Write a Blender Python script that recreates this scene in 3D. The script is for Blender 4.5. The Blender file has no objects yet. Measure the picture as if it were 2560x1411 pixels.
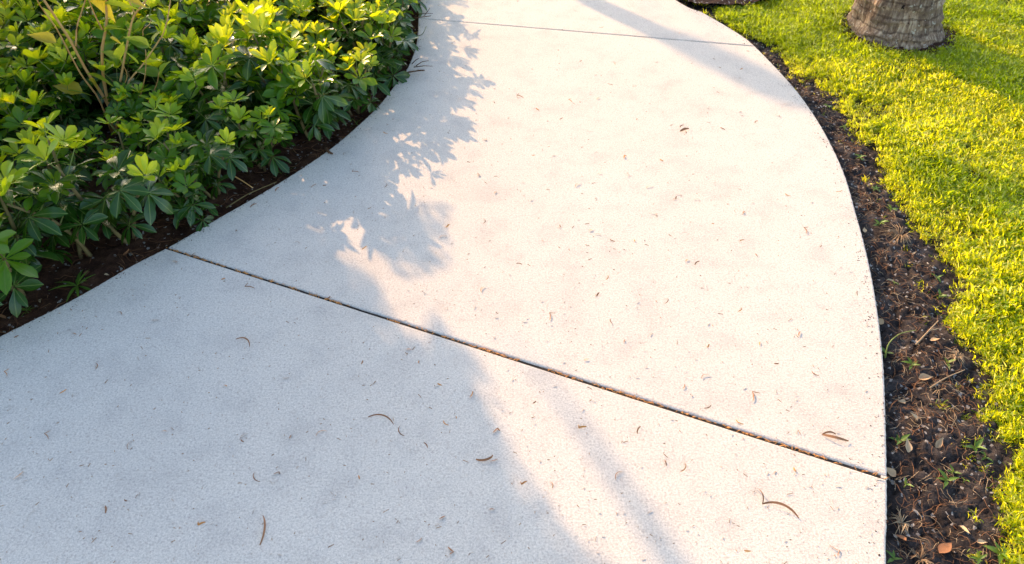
import bpy, bmesh, math, random
import numpy as np
from mathutils import Vector, Matrix, Quaternion, Euler

random.seed(7); rng = np.random.default_rng(11)
R = math.radians
S = bpy.context.scene
COL = S.collection

# ------------------------------------------------------------------ camera, sky, sun, exposure
CAM_H, PITCH, LENS = 1.5, R(41.0), 28.0
F = 2560 * LENS / 36.0
cd = bpy.data.cameras.new('camera'); cam = bpy.data.objects.new('camera', cd); COL.objects.link(cam)
cam.location = (0, 0, CAM_H); cam.rotation_euler = (R(90) - PITCH, 0, 0)
cd.lens = LENS; cd.sensor_width = 36; cd.clip_start = 0.05; cd.clip_end = 400
cd.dof.use_dof = True; cd.dof.focus_distance = 2.05; cd.dof.aperture_fstop = 9.0
S.camera = cam

SUN_EL, SUN_AZ = R(22.0), R(-33.0)          # azimuth measured from +Y towards +X
SUN = Vector((math.sin(SUN_AZ) * math.cos(SUN_EL), math.cos(SUN_AZ) * math.cos(SUN_EL), math.sin(SUN_EL)))
w = bpy.data.worlds.new('World'); S.world = w; w.use_nodes = True
nt = w.node_tree; nt.nodes.clear()
sky = nt.nodes.new('ShaderNodeTexSky'); sky.sky_type = 'NISHITA'; sky.sun_disc = False
sky.sun_elevation = SUN_EL; sky.sun_rotation = SUN_AZ; sky.air_density = 1.0; sky.dust_density = 2.2; sky.ozone_density = 0.2
bg = nt.nodes.new('ShaderNodeBackground'); bg.inputs['Strength'].default_value = 0.15
wo = nt.nodes.new('ShaderNodeOutputWorld')
nt.links.new(sky.outputs[0], bg.inputs[0]); nt.links.new(bg.outputs[0], wo.inputs[0])
ld = bpy.data.lights.new('sun', 'SUN'); ld.energy = 2.8; ld.angle = R(0.5); ld.color = (1.0, 0.61, 0.30)
sun = bpy.data.objects.new('sun', ld); COL.objects.link(sun)
sun.rotation_euler = SUN.to_track_quat('Z', 'Y').to_euler()
S.view_settings.view_transform = 'Standard'; S.view_settings.look = 'None'
S.view_settings.exposure = 1.61; S.view_settings.gamma = 1.0; S.view_settings.use_curve_mapping = False

# ------------------------------------------------------------------ helpers
SP, CP = math.sin(PITCH), math.cos(PITCH)
def G(px, py, z=0.0):
    """point at height z that the camera sees at photo pixel px, py"""
    u, v = (px - 1280) / F, (py - 705.5) / F
    t = (CAM_H - z) / (SP + v * CP)
    return Vector((u * t, t * (CP - v * SP), z))
def PY(px, py, Y):
    u, v = (px - 1280) / F, (py - 705.5) / F
    t = Y / (CP - v * SP)
    return Vector((u * t, Y, CAM_H - t * (SP + v * CP)))
def pix(p):
    d = p[1] * CP + (CAM_H - p[2]) * SP
    return 1280 + F * p[0] / d, 705.5 + F * ((CAM_H - p[2]) * CP - p[1] * SP) / d, d

def tag(o, label=None, cat=None, group=None, kind=None):
    if label: o['label'] = label
    if cat: o['category'] = cat
    if group: o['group'] = group
    if kind: o['kind'] = kind
    return o
def empty(name, loc=(0, 0, 0), rz=0.0):
    o = bpy.data.objects.new(name, None); COL.objects.link(o); o.location = loc; o.rotation_euler = (0, 0, rz)
    o.empty_display_size = 0.05
    return o
def link(name, me, parent=None, loc=None, rot=None, scale=None, coll=None):
    o = bpy.data.objects.new(name, me); (coll or COL).objects.link(o)
    if parent: o.parent = parent
    if loc is not None: o.location = loc
    if rot is not None:
        if isinstance(rot, Quaternion): o.rotation_mode = 'QUATERNION'; o.rotation_quaternion = rot
        else: o.rotation_euler = rot
    if scale is not None: o.scale = (scale,) * 3 if isinstance(scale, (int, float)) else scale
    return o
def copy_tree(o, parent=None):
    c = o.copy(); COL.objects.link(c)
    if parent: c.parent = parent
    for ch in o.children: copy_tree(ch, c)
    return c
def mesh(name, v, f, mats, smooth=True, uv=None, mi=None):
    me = bpy.data.meshes.new(name); me.from_pydata([tuple(p) for p in v], [], [tuple(q) for q in f])
    for m in (mats if isinstance(mats, (list, tuple)) else [mats]): me.materials.append(m)
    if smooth: me.polygons.foreach_set('use_smooth', [True] * len(me.polygons))
    if mi is not None: me.polygons.foreach_set('material_index', mi)
    if uv is not None:
        l = me.uv_layers.new(name='UVMap')
        idx = np.zeros(len(me.loops), dtype=np.int32); me.loops.foreach_get('vertex_index', idx)
        l.data.foreach_set('uv', np.asarray(uv, dtype=np.float32)[idx].ravel())
    me.update(); return me
class MB:
    def __init__(s): s.v = []; s.f = []; s.uv = []; s.mi = []
    def add(s, v, f, uv=None, mi=0):
        b = len(s.v); s.v += [tuple(p) for p in v]; s.f += [tuple(i + b for i in q) for q in f]
        s.uv += list(uv) if uv is not None else [(0.5, 0.5)] * len(v); s.mi += [mi] * len(f)
    def tube(s, pts, rad, n=5, mi=0, cap=True):
        pts = [Vector(p) for p in pts]; k = len(pts)
        rad = rad if isinstance(rad, (list, tuple)) else [rad] * k
        V = []; Fc = []; UV = []; ref = Vector((0.31, 0.22, 0.92)).normalized()
        for i, p in enumerate(pts):
            t = (pts[min(i + 1, k - 1)] - pts[max(i - 1, 0)]).normalized()
            a = t.cross(ref)
            if a.length < 0.05: a = t.cross(Vector((1, 0, 0)))
            a.normalize(); b = t.cross(a)
            for j in range(n):
                th = 2 * math.pi * j / n
                V.append(p + (a * math.cos(th) + b * math.sin(th)) * rad[i]); UV.append((j / n, i / max(1, k - 1)))
        for i in range(k - 1):
            for j in range(n):
                Fc.append((i * n + j, i * n + (j + 1) % n, (i + 1) * n + (j + 1) % n, (i + 1) * n + j))
        if cap: Fc.append(tuple(range(n - 1, -1, -1))); Fc.append(tuple((k - 1) * n + j for j in range(n)))
        s.add(V, Fc, UV, mi)
    def build(s, name, mats, parent=None, smooth=True, **kw):
        return link(name, mesh(name, s.v, s.f, mats, smooth, s.uv, s.mi), parent, **kw)

def smooth_path(pts, n):
    """Catmull-Rom through points, n samples"""
    P = [Vector(p) for p in pts]; P = [P[0] * 2 - P[1]] + P + [P[-1] * 2 - P[-2]]
    segs = len(P) - 3; out = []
    for i in range(n):
        t = i / (n - 1) * segs; k = min(int(t), segs - 1); t -= k
        a, b, c, d = P[k:k + 4]
        out.append(0.5 * ((2 * b) + (c - a) * t + (2 * a - 5 * b + 4 * c - d) * t * t + (3 * b - a - 3 * c + d) * t ** 3))
    return out

# numpy noise
def _h(ix, iy, s):
    n = (ix.astype(np.int64) * 374761393 + iy.astype(np.int64) * 668265263 + s * 974634777) & 0x7fffffff
    n = ((n ^ (n >> 13)) * 1274126177) & 0x7fffffff
    return ((n ^ (n >> 16)) & 0xffff) / 65535.0
def vnoise(x, y, s=0):
    ix, iy = np.floor(x), np.floor(y); fx, fy = x - ix, y - iy
    fx = fx * fx * (3 - 2 * fx); fy = fy * fy * (3 - 2 * fy)
    a, b, c, d = _h(ix, iy, s), _h(ix + 1, iy, s), _h(ix, iy + 1, s), _h(ix + 1, iy + 1, s)
    return (a * (1 - fx) + b * fx) * (1 - fy) + (c * (1 - fx) + d * fx) * fy - 0.5
def fbm(x, y, o=4, s=0):
    r = 0; a = 1.0
    for k in range(o): r = r + a * vnoise(x * 2 ** k, y * 2 ** k, s + k * 17); a *= 0.5
    return r
def worley(x, y, s=0):
    ix, iy = np.floor(x), np.floor(y); f1 = np.full(x.shape, 9.0); f2 = np.full(x.shape, 9.0)
    for dx in (-1, 0, 1):
        for dy in (-1, 0, 1):
            cx, cy = ix + dx, iy + dy
            d = np.hypot(cx + _h(cx, cy, s) - x, cy + _h(cx, cy, s + 5) - y)
            f2 = np.where(d < f1, f1, np.minimum(f2, d)); f1 = np.minimum(f1, d)
    return f1, f2
def inside(poly, x, y):
    x = np.asarray(x, float); y = np.asarray(y, float); c = np.zeros(x.shape, bool); n = len(poly)
    for i in range(n):
        x1, y1 = poly[i][0], poly[i][1]; x2, y2 = poly[i - 1][0], poly[i - 1][1]
        if y1 == y2: continue
        c ^= ((y1 > y) != (y2 > y)) & (x < (x2 - x1) * (y - y1) / (y2 - y1) + x1)
    return c
def dist_line(pts, x, y):
    x = np.asarray(x, float); y = np.asarray(y, float); best = np.full(x.shape, 1e9)
    for a, b in zip(pts[:-1], pts[1:]):
        dx, dy = b[0] - a[0], b[1] - a[1]; L = dx * dx + dy * dy + 1e-12
        t = np.clip(((x - a[0]) * dx + (y - a[1]) * dy) / L, 0, 1)
        best = np.minimum(best, np.hypot(x - a[0] - t * dx, y - a[1] - t * dy))
    return best

# ------------------------------------------------------------------ materials
class NM:
    def __init__(s, name):
        s.m = bpy.data.materials.new(name); s.m.use_nodes = True; s.t = s.m.node_tree; s.t.nodes.clear()
        s.out = s.n('ShaderNodeOutputMaterial')
    def n(s, typ, **kw):
        x = s.t.nodes.new(typ)
        for k, v in kw.items():
            if k.startswith('i_'): x.inputs[k[2:].replace('_', ' ')].default_value = v
            else: setattr(x, k, v)
        return x
    def l(s, a, b): s.t.links.new(a, b)
    def noise(s, co, scale, detail=3, rough=0.55):
        x = s.n('ShaderNodeTexNoise'); x.inputs['Scale'].default_value = scale; x.inputs['Detail'].default_value = detail
        x.inputs['Roughness'].default_value = rough; s.l(co, x.inputs['Vector']); return x.outputs[0]
    def ramp(s, fac, stops):
        x = s.n('ShaderNodeValToRGB'); e = x.color_ramp.elements
        while len(e) < len(stops): e.new(0.5)
        for i, (p, c) in enumerate(stops): e[i].position = p; e[i].color = (*c, 1) if len(c) == 3 else c
        s.l(fac, x.inputs[0]); return x.outputs[0]
    def mix(s, fac, a, b, mode='MIX'):
        x = s.n('ShaderNodeMix', data_type='RGBA', blend_type=mode)
        for k, v in ((0, fac), (6, a), (7, b)):
            if isinstance(v, (int, float)): x.inputs[k].default_value = v
            elif isinstance(v, tuple): x.inputs[k].default_value = (*v, 1)
            else: s.l(v, x.inputs[k])
        return x.outputs[2]
    def math(s, op, a, b=0.0):
        x = s.n('ShaderNodeMath', operation=op)
        for k, v in ((0, a), (1, b)):
            if isinstance(v, (int, float)): x.inputs[k].default_value = v
            else: s.l(v, x.inputs[k])
        return x.outputs[0]
    def bump(s, h, strength=0.5, dist=0.002, nrm=None):
        x = s.n('ShaderNodeBump'); x.inputs['Strength'].default_value = strength; x.inputs['Distance'].default_value = dist
        s.l(h, x.inputs['Height'])
        if nrm: s.l(nrm, x.inputs['Normal'])
        return x.outputs[0]
    def pbr(s, col, rough=0.6, spec=0.4, nrm=None):
        x = s.n('ShaderNodeBsdfPrincipled')
        if isinstance(col, tuple): x.inputs['Base Color'].default_value = (*col, 1)
        else: s.l(col, x.inputs['Base Color'])
        if isinstance(rough, (int, float)): x.inputs['Roughness'].default_value = rough
        else: s.l(rough, x.inputs['Roughness'])
        x.inputs['Specular IOR Level'].default_value = spec
        if nrm: s.l(nrm, x.inputs['Normal'])
        return x.outputs[0]
    def end(s, sh): s.l(sh, s.out.inputs['Surface']); return s.m

def leaf_mat(name, a, b, trans, tfac=0.35, rough=0.32, rib=(0.25, 0.32, 0.08), ribw=0.035, spec=0.5, edge=None):
    m = NM(name); oi = m.n('ShaderNodeObjectInfo'); tc = m.n('ShaderNodeTexCoord'); geo = m.n('ShaderNodeNewGeometry')
    pn = m.noise(geo.outputs['Position'], 7.0, 2)
    r = m.math('ADD', m.math('MULTIPLY', oi.outputs['Random'], 0.55), m.math('MULTIPLY', pn, 0.75))
    r = m.math('SUBTRACT', r, 0.15)
    col = m.mix(r, a, b)
    uv = m.n('ShaderNodeSeparateXYZ'); m.l(tc.outputs['UV'], uv.inputs[0])
    d = m.math('ABSOLUTE', m.math('SUBTRACT', uv.outputs[0], 0.5))
    k = m.math('LESS_THAN', d, ribw); k = m.math('MULTIPLY', k, 0.45)
    fine = m.noise(tc.outputs['UV'], 9.0, 3)
    col = m.mix(0.5, col, m.ramp(fine, [(0.3, (0.7, 0.72, 0.7)), (0.7, (1.25, 1.2, 1.15))]), 'MULTIPLY')
    br = m.noise(geo.outputs['Position'], 55, 4, .6)
    col = m.mix(m.math('MULTIPLY', m.math('GREATER_THAN', br, 0.72), 0.6), col, (0.16, 0.11, 0.03))
    if edge:
        e = m.math('GREATER_THAN', m.math('ADD', uv.outputs[1], m.math('MULTIPLY', fine, 0.35)), 1.08)
        col = m.mix(e, col, edge)
    col = m.mix(k, col, rib)
    vein = m.n('ShaderNodeTexWave', bands_direction='DIAGONAL'); vein.inputs['Scale'].default_value = 4.0
    m.l(tc.outputs['UV'], vein.inputs['Vector'])
    nb = m.bump(m.math('ADD', vein.outputs['Fac'], fine), 0.25, 0.001)
    p = m.pbr(col, rough, spec, nb)
    tcol = m.mix(r, trans, tuple(min(1, c * 1.25) for c in trans))
    t = m.n('ShaderNodeBsdfTranslucent'); m.l(tcol, t.inputs[0])
    x = m.n('ShaderNodeMixShader'); x.inputs[0].default_value = tfac; m.l(p, x.inputs[1]); m.l(t.outputs[0], x.inputs[2])
    return m.end(x.outputs[0])

def plain(name, a, b, scale=40, rough=0.8, spec=0.2, bump=0.4, obj=True):
    m = NM(name); tc = m.n('ShaderNodeTexCoord'); oi = m.n('ShaderNodeObjectInfo')
    f = m.noise(tc.outputs['Object'], scale, 4)
    f = m.math('ADD', m.math('MULTIPLY', f, 0.8), m.math('MULTIPLY', oi.outputs['Random'], 0.35)) if obj else f
    col = m.ramp(f, [(0.25, a), (0.8, b)])
    return m.end(m.pbr(col, rough, spec, m.bump(f, bump, 0.002)))

M = {}
M['leaf_old'] = leaf_mat('leaf_old', (0.009, 0.045, 0.006), (0.028, 0.090, 0.010), (0.12, 0.28, 0.006), 0.2, 0.24)
M['leaf_mid'] = leaf_mat('leaf_mid', (0.024, 0.11, 0.006), (0.070, 0.21, 0.008), (0.46, 0.64, 0.008), 0.36, 0.26, rib=(0.14, 0.22, 0.04))
M['leaf_young'] = leaf_mat('leaf_young', (0.12, 0.30, 0.007), (0.24, 0.42, 0.009), (0.84, 0.93, 0.010), 0.42, 0.30)
M['sap_green'] = leaf_mat('sapling_green', (0.10, 0.20, 0.03), (0.18, 0.30, 0.03), (0.5, 0.6, 0.04), 0.45, 0.4)
M['sap_yellow'] = leaf_mat('sapling_yellow', (0.45, 0.36, 0.03), (0.6, 0.48, 0.06), (0.85, 0.65, 0.05), 0.45, 0.5, rib=(0.5, 0.5, 0.2), edge=(0.45, 0.12, 0.03))
M['grass'] = leaf_mat('grass_blade', (0.014, 0.085, 0.003), (0.05, 0.18, 0.004), (0.92, 1.0, 0.010), 0.62, 0.28, ribw=0.0)
M['grass_pale'] = leaf_mat('grass_pale_blade', (0.28, 0.36, 0.06), (0.5, 0.5, 0.12), (1.0, 0.98, 0.2), 0.6, 0.35, ribw=0.0)
M['weed'] = leaf_mat('weed_leaf', (0.05, 0.14, 0.015), (0.11, 0.22, 0.02), (0.35, 0.45, 0.03), 0.3, 0.4)
M['cover'] = leaf_mat('cover_leaf', (0.08, 0.16, 0.02), (0.2, 0.28, 0.04), (0.5, 0.55, 0.06), 0.4, 0.45)
M['canopy'] = leaf_mat('canopy_leaf', (0.03, 0.08, 0.015), (0.07, 0.14, 0.02), (0.05, 0.09, 0.01), 0.08, 0.5)
M['petiole'] = plain('petiole', (0.10, 0.17, 0.03), (0.22, 0.26, 0.06), 60, 0.5, 0.4)
M['stem'] = plain('woody_stem', (0.10, 0.07, 0.03), (0.22, 0.17, 0.07), 50)
M['tan_stem'] = plain('tan_stem', (0.48, 0.23, 0.06), (0.70, 0.42, 0.16), 30, 0.6, 0.3)
M['twig'] = plain('twig_bark', (0.07, 0.035, 0.02), (0.16, 0.09, 0.05), 60)
M['fibre'] = plain('root_fibre', (0.09, 0.04, 0.02), (0.30, 0.15, 0.075), 12, 0.8, 0.2)
M['fibre_pale'] = plain('pale_fibre', (0.20, 0.13, 0.08), (0.5, 0.38, 0.24), 12, 0.8, 0.2)
M['mulch'] = plain('mulch', (0.05, 0.02, 0.01), (0.17, 0.075, 0.035), 14, 0.85, 0.15)
M['curl'] = plain('dry_curl', (0.13, 0.055, 0.028), (0.34, 0.165, 0.08), 60, 0.7, 0.25)
M['beige'] = plain('beige_leaf', (0.36, 0.21, 0.11), (0.62, 0.46, 0.28), 60, 0.7, 0.25)
M['red'] = plain('red_leaf', (0.30, 0.07, 0.03), (0.45, 0.15, 0.07), 60, 0.7, 0.25)
M['rust'] = plain('rust_litter', (0.35, 0.13, 0.03), (0.62, 0.3, 0.1), 200, 0.8, 0.2)
M['speck'] = plain('dark_speck', (0.14, 0.085, 0.055), (0.38, 0.25, 0.16), 30, 0.9, 0.1)
M['crumb'] = plain('pale_crumb', (0.12, 0.10, 0.09), (0.5, 0.44, 0.38), 200, 0.8, 0.2)

# concrete with washed fine aggregate
def concrete():
    m = NM('washed_concrete'); co = m.n('ShaderNodeNewGeometry').outputs['Position']
    big = m.noise(co, 1.3, 5, 0.6); mid = m.noise(co, 9.0, 4, 0.6); fin = m.noise(co, 200, 4, 0.72); fn2 = m.noise(co, 420, 2, 0.6)
    col = m.ramp(big, [(0.3, (0.56, 0.528, 0.485)), (0.5, (0.59, 0.558, 0.512)), (0.7, (0.605, 0.572, 0.528))])
    col = m.mix(0.58, col, m.ramp(mid, [(0.30, (0.80, 0.80, 0.82)), (0.5, (1, 1, 1)), (0.75, (1.05, 1.04, 1.03))]), 'MULTIPLY')
    col = m.mix(0.95, col, m.ramp(fin, [(0.30, (0.60, 0.60, 0.62)), (0.46, (0.94, 0.94, 0.94)), (0.66, (1.2, 1.2, 1.2))]), 'MULTIPLY')
    col = m.mix(0.6, col, m.ramp(fn2, [(0.34, (0.74, 0.72, 0.7)), (0.5, (1, 1, 1)), (0.7, (1.14, 1.15, 1.16))]), 'MULTIPLY')
    v = m.n('ShaderNodeTexVoronoi'); v.inputs['Scale'].default_value = 130; m.l(co, v.inputs['Vector'])
    dens = m.noise(co, 5, 3)
    pit = m.math('LESS_THAN', v.outputs['Distance'], m.math('MULTIPLY', m.math('SUBTRACT', dens, 0.38), 0.55))
    col = m.mix(m.math('MULTIPLY', pit, 0.16), col, (0.35, 0.3, 0.27))
    vp = m.n('ShaderNodeTexVoronoi'); vp.inputs['Scale'].default_value = 210; m.l(co, vp.inputs['Vector'])
    sc = m.n('ShaderNodeSeparateColor'); m.l(vp.outputs['Color'], sc.inputs[0])
    pk = m.math('GREATER_THAN', sc.outputs[0], 0.93)
    col = m.mix(m.math('MULTIPLY', pk, 0.25), col, (0.33, 0.27, 0.24))
    st = m.noise(co, 3.1, 5, 0.65)
    col = m.mix(m.math('MULTIPLY', m.math('GREATER_THAN', st, 0.0), m.math('MULTIPLY', m.math('MAXIMUM', m.math('SUBTRACT', st, 0.60), 0.0), 1.6)), col, (0.40, 0.36, 0.32))
    h = m.math('ADD', m.math('MULTIPLY', fin, 1.0), m.math('MULTIPLY', pit, -0.15))
    nb = m.bump(h, 0.5, 0.0028); nb = m.bump(mid, 0.3, 0.006, nb)
    return m.end(m.pbr(col, 0.85, 0.25, nb))
M['concrete'] = concrete()
def soil(name, c0, c1, c2):
    m = NM(name); co = m.n('ShaderNodeNewGeometry').outputs['Position']
    a = m.noise(co, 18, 6, 0.65); b = m.noise(co, 190, 4, 0.7)
    col = m.ramp(a, [(0.3, c0), (0.5, c1), (0.72, c2)])
    col = m.mix(0.8, col, m.ramp(b, [(0.3, (0.45, 0.45, 0.45)), (0.5, (1, 1, 1)), (0.72, (1.9, 1.8, 1.7))]), 'MULTIPLY')
    v = m.n('ShaderNodeTexVoronoi'); v.inputs['Scale'].default_value = 150; m.l(co, v.inputs['Vector'])
    sc = m.n('ShaderNodeSeparateColor'); m.l(v.outputs['Color'], sc.inputs[0])
    col = m.mix(m.math('MULTIPLY', m.math('GREATER_THAN', sc.outputs[1], 0.965), 0.8), col, (0.4, 0.37, 0.34))
    nb = m.bump(m.math('ADD', a, m.math('MULTIPLY', b, 0.5)), 0.9, 0.008)
    return m.end(m.pbr(col, 0.92, 0.15, nb))
M['soil_dark'] = soil('dark_cracked_soil', (0.017, 0.0135, 0.013), (0.038, 0.031, 0.030), (0.085, 0.074, 0.070))
M['soil_red'] = soil('red_brown_soil', (0.028, 0.012, 0.008), (0.060, 0.027, 0.016), (0.12, 0.06, 0.035))
M['thatch'] = soil('lawn_thatch', (0.03, 0.035, 0.010), (0.06, 0.06, 0.018), (0.12, 0.09, 0.035))
M['filler'] = plain('joint_filler', (0.012, 0.011, 0.011), (0.04, 0.035, 0.033), 60, 0.8, 0.2, obj=False)

# ------------------------------------------------------------------ path outline
L_px = [(0, 840), (140, 770), (232, 720), (330, 663), (430, 612), (545, 545), (640, 491), (740, 430), (830, 368), (895, 313), (945, 265), (985, 215), (1018, 170), (1038, 120), (1044, 80), (1046, 40), (1050, 0)]
R_px = [(1690, 0), (1760, 33), (1850, 86), (1890, 118), (1960, 190), (2010, 250), (2062, 330), (2110, 430), (2140, 530), (2162, 610), (2182, 700), (2198, 800), (2209, 900), (2214, 1000), (2218, 1150), (2219, 1300), (2217, 1411)]
Lw = [G(*p) for p in L_px]; Rw = [G(*p) for p in R_px][::-1]
d0 = (Lw[0] - Lw[3]).normalized()
Lw = [Lw[0] + d0 * k for k in (3.6, 2.7, 1.9, 1.3, .85, .5, .22)] + Lw
Lw += [Vector((-0.50, 4.1, 0)), Vector((-0.75, 4.6, 0)), Vector((-1.25, 5.1, 0)), Vector((-2.2, 5.6, 0)), Vector((-3.6, 6.0, 0))]
Rw = [Vector((-2.2, -2.6, 0)), Vector((-0.6, -1.7, 0)), Vector((0.02, -0.9, 0)), Vector((0.38, -0.2, 0)), Vector((0.60, 0.35, 0))] + Rw
Rw += [Vector((0.45, 4.6, 0)), Vector((-0.1, 5.6, 0)), Vector((-0.9, 6.5, 0)), Vector((-2.0, 7.2, 0)), Vector((-3.2, 7.7, 0))]
Lc = smooth_path(Lw, 320); Rc = smooth_path(Rw, 320)
PATH = [(p.x, p.y) for p in Rc] + [(p.x, p.y) for p in Lc[::-1]]
def cut_index(curve, a, b):
    """index at which curve crosses line a-b"""
    d = (b - a); best = None
    for i in range(len(curve) - 1):
        s1 = d.x * (curve[i].y - a.y) - d.y * (curve[i].x - a.x); s2 = d.x * (curve[i + 1].y - a.y) - d.y * (curve[i + 1].x - a.x)
        if s1 * s2 <= 0:
            t = s1 / (s1 - s2); p = curve[i].lerp(curve[i + 1], t)
            q = min((p - a).length, (p - b).length)
            if best is None or q < best[0]: best = (q, i, p)
    return best[1], best[2]
def slab(poly_nr, parent, z0=-0.16):
    """closed CCW outline -> slab with worn rounded arris"""
    poly, nr = poly_nr; n = len(poly); P = [Vector((p[0], p[1], 0)) for p in poly]
    area = sum(P[i].x * P[(i + 1) % n].y - P[(i + 1) % n].x * P[i].y for i in range(n))
    assert area > 0
    N = []
    for i in range(n):
        t = (P[(i + 1) % n] - P[i - 1]); t.normalize()
        e1 = (P[i] - P[i - 1]).normalized(); e2 = (P[(i + 1) % n] - P[i]).normalized()
        m_ = Vector((-(e1 + e2).y, (e1 + e2).x, 0)); m_.normalize()
        c = max(0.5, m_.dot(Vector((-e1.y, e1.x, 0)))); N.append(m_ / c)
    rings = [(0, z0), (0, -0.006), (0.001, -0.003), (0.0028, -0.0009), (0.006, 0.0)]
    V = []; Fc = []
    for (d, z) in rings:
        for i in range(n):
            wob = 0.0015 * math.sin(i * 2.7) * (1 if z > z0 else 0)
            V.append(P[i] + N[i] * (d + wob * 0.4) + Vector((0, 0, z)))
    for k in range(len(rings) - 1):
        for i in range(n):
            j = (i + 1) % n; Fc.append((k * n + i, k * n + j, (k + 1) * n + j, (k + 1) * n + i))
    o_ = (len(rings) - 1) * n; i, j = 0, n - 1
    while i < nr - 1 or j > nr:
        if j <= nr or (i < nr - 1 and (V[o_ + i + 1] - V[o_ + j]).length <= (V[o_ + i] - V[o_ + j - 1]).length): Fc.append((o_ + i, o_ + i + 1, o_ + j)); i += 1
        else: Fc.append((o_ + i, o_ + j - 1, o_ + j)); j -= 1
    me = mesh('slab', V, Fc, M['concrete'], smooth=False)
    return link('slab', me, parent)
path = empty('path'); tag(path, 'pale washed concrete garden path curving away between shrubs and lawn', None, None, 'structure')
def joint(a, b, gap):
    a, b = G(*a), G(*b); d = (b - a).normalized(); n = Vector((-d.y, d.x, 0)) * gap / 2
    return [(cut_index(Lc, a + s * n, b + s * n), cut_index(Rc, a + s * n, b + s * n)) for s in (-1, 1)]
J1 = joint((425, 622), (2207, 1191), 0.0070); J2 = joint((1046, 46), (1890, 116), 0.0013)
def outline(low, high):
    (ll, lr) = low if low else ((0, Lc[0]), (0, Rc[0])); (hl, hr) = high if high else ((len(Lc) - 2, Lc[-1]), (len(Rc) - 2, Rc[-1]))
    L = [ll[1]] + Lc[ll[0] + 1:hl[0] + 1] + [hl[1]]; Rr = [lr[1]] + Rc[lr[0] + 1:hr[0] + 1] + [hr[1]]
    out = []; nr = 0
    for k, p in enumerate(Rr + L[::-1]):
        if not out or (p - out[-1]).length > 0.003: out.append(p)
        if k == len(Rr) - 1: nr = len(out)
    return out, nr
slab(outline(None, J1[0]), path); slab(outline(J1[1], J2[0]), path); slab(outline(J2[1], None), path)
for J, depth in ((J1, -0.0045), (J2, -0.002)):
    a1, b1, a2, b2 = J[0][0][1], J[0][1][1], J[1][0][1], J[1][1][1]
    mb = MB(); k = 90; V = []
    for i in range(k + 1):
        t = i / k
        for (p, q) in ((a1, b1), (a2, b2)):
            v = p.lerp(q, t); V.append((v.x, v.y, depth + 0.0012 * math.sin(i * 1.3) * math.sin(i * 0.37)))
    mb.add(V, [(2 * i, 2 * i + 2, 2 * i + 3, 2 * i + 1) for i in range(k)])
    mb.build('joint_filler', M['filler'], path)
    # mortar plug where the groove stops short of the edge
    d = (a1 - b1).normalized(); e = [b1 - d * -0.0, b2, b2 + d * 0.013, b1 + d * 0.013]
    V = [(p.x, p.y, z) for z in (-0.15, -0.0015) for p in e]
    pl = MB(); pl.add(V, [(0, 1, 5, 4), (1, 2, 6, 5), (2, 3, 7, 6), (3, 0, 4, 7), (4, 5, 6, 7)]); pl.build('mortar_plug', M['concrete'], path, smooth=False)

# ------------------------------------------------------------------ ground
g = MB(); g.add([(-90, -90, -0.14), (90, -90, -0.14), (90, 90, -0.14), (-90, 90, -0.14)], [(0, 1, 2, 3)])
tag(g.build('ground', M['thatch']), 'bare earth under the lawn and shrub bed', kind='structure')
# lawn edge
E_px = [(2545, 1411), (2520, 1320), (2505, 1200), (2490, 1110), (2462, 1010), (2425, 920), (2385, 830), (2355, 720), (2330, 640), (2270, 570), (2215, 480), (2185, 400), (2130, 310), (2060, 240), (1990, 170), (1930, 125), (1880, 95), (1830, 62), (1765, 22), (1730, -5)]
Ew = [G(*p) for p in E_px]
Ew = [Vector((-0.3, -2.6, 0)), Vector((0.55, -1.5, 0)), Vector((0.70, -0.6, 0)), Vector((0.84, 0.0, 0)), Vector((0.95, 0.45, 0))] + Ew + [Vector((0.62, 4.4, 0)), Vector((0.2, 5.3, 0)), Vector((-0.5, 6.4, 0)), Vector((-1.5, 7.4, 0))]
Ec = smooth_path(Ew, 200)
LAWN = [(p.x, p.y) for p in Ec] + [(-1.5, 12), (9, 12), (9, -4), (-0.3, -4)]
basin = [(p.x, p.y) for p in [G(1650, -30), G(1720, 5), G(1775, 17), G(1850, 14), G(1930, -6), G(1960, -60), G(1700, -90)]]
def grid_sheet(name, x0, x1, y0, y1, step, hf, keep, mat):
    nx, ny = int((x1 - x0) / step) + 1, int((y1 - y0) / step) + 1
    X, Y = np.meshgrid(np.linspace(x0, x1, nx), np.linspace(y0, y1, ny)); Z = hf(X, Y)
    V = np.stack([X.ravel(), Y.ravel(), Z.ravel()], 1)
    K = keep(X, Y)
    I = np.arange(nx * ny).reshape(ny, nx)
    q = np.stack([I[:-1, :-1], I[:-1, 1:], I[1:, 1:], I[1:, :-1]], -1).reshape(-1, 4)
    kk = (K[:-1, :-1] | K[:-1, 1:] | K[1:, 1:] | K[1:, :-1]).ravel()
    q = q[kk]; used = np.unique(q); remap = np.zeros(nx * ny, np.int64); remap[used] = np.arange(len(used))
    me = mesh(name, V[used], remap[q], mat); return link(name, me)
def soil_h(X, Y, base=-0.028):
    wx, wy = X + 0.02 * vnoise(X * 25, Y * 25, 3), Y + 0.02 * vnoise(X * 25, Y * 25, 9)
    f1, f2 = worley(wx * 14, wy * 14, 2); g1, g2 = worley(wx * 38, wy * 38, 8)
    crack = np.clip((f2 - f1) / 0.10, 0, 1); c2 = np.clip((g2 - g1) / 0.22, 0, 1)
    return base + 0.02 * fbm(X * 9, Y * 9, 4, 1) + 0.010 * fbm(X * 60, Y * 60, 3, 5) - 0.012 * (1 - crack) - 0.005 * (1 - c2)
def lawn_drop(X, Y): return .05 * np.clip(1 - dist_line([(p.x, p.y) for p in Ec[::2]], X, Y) / .16, 0, 1)
def lawn_h(X, Y): return -0.020 + 0.022 * fbm(X * 3.2, Y * 3.2, 3, 4)
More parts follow.
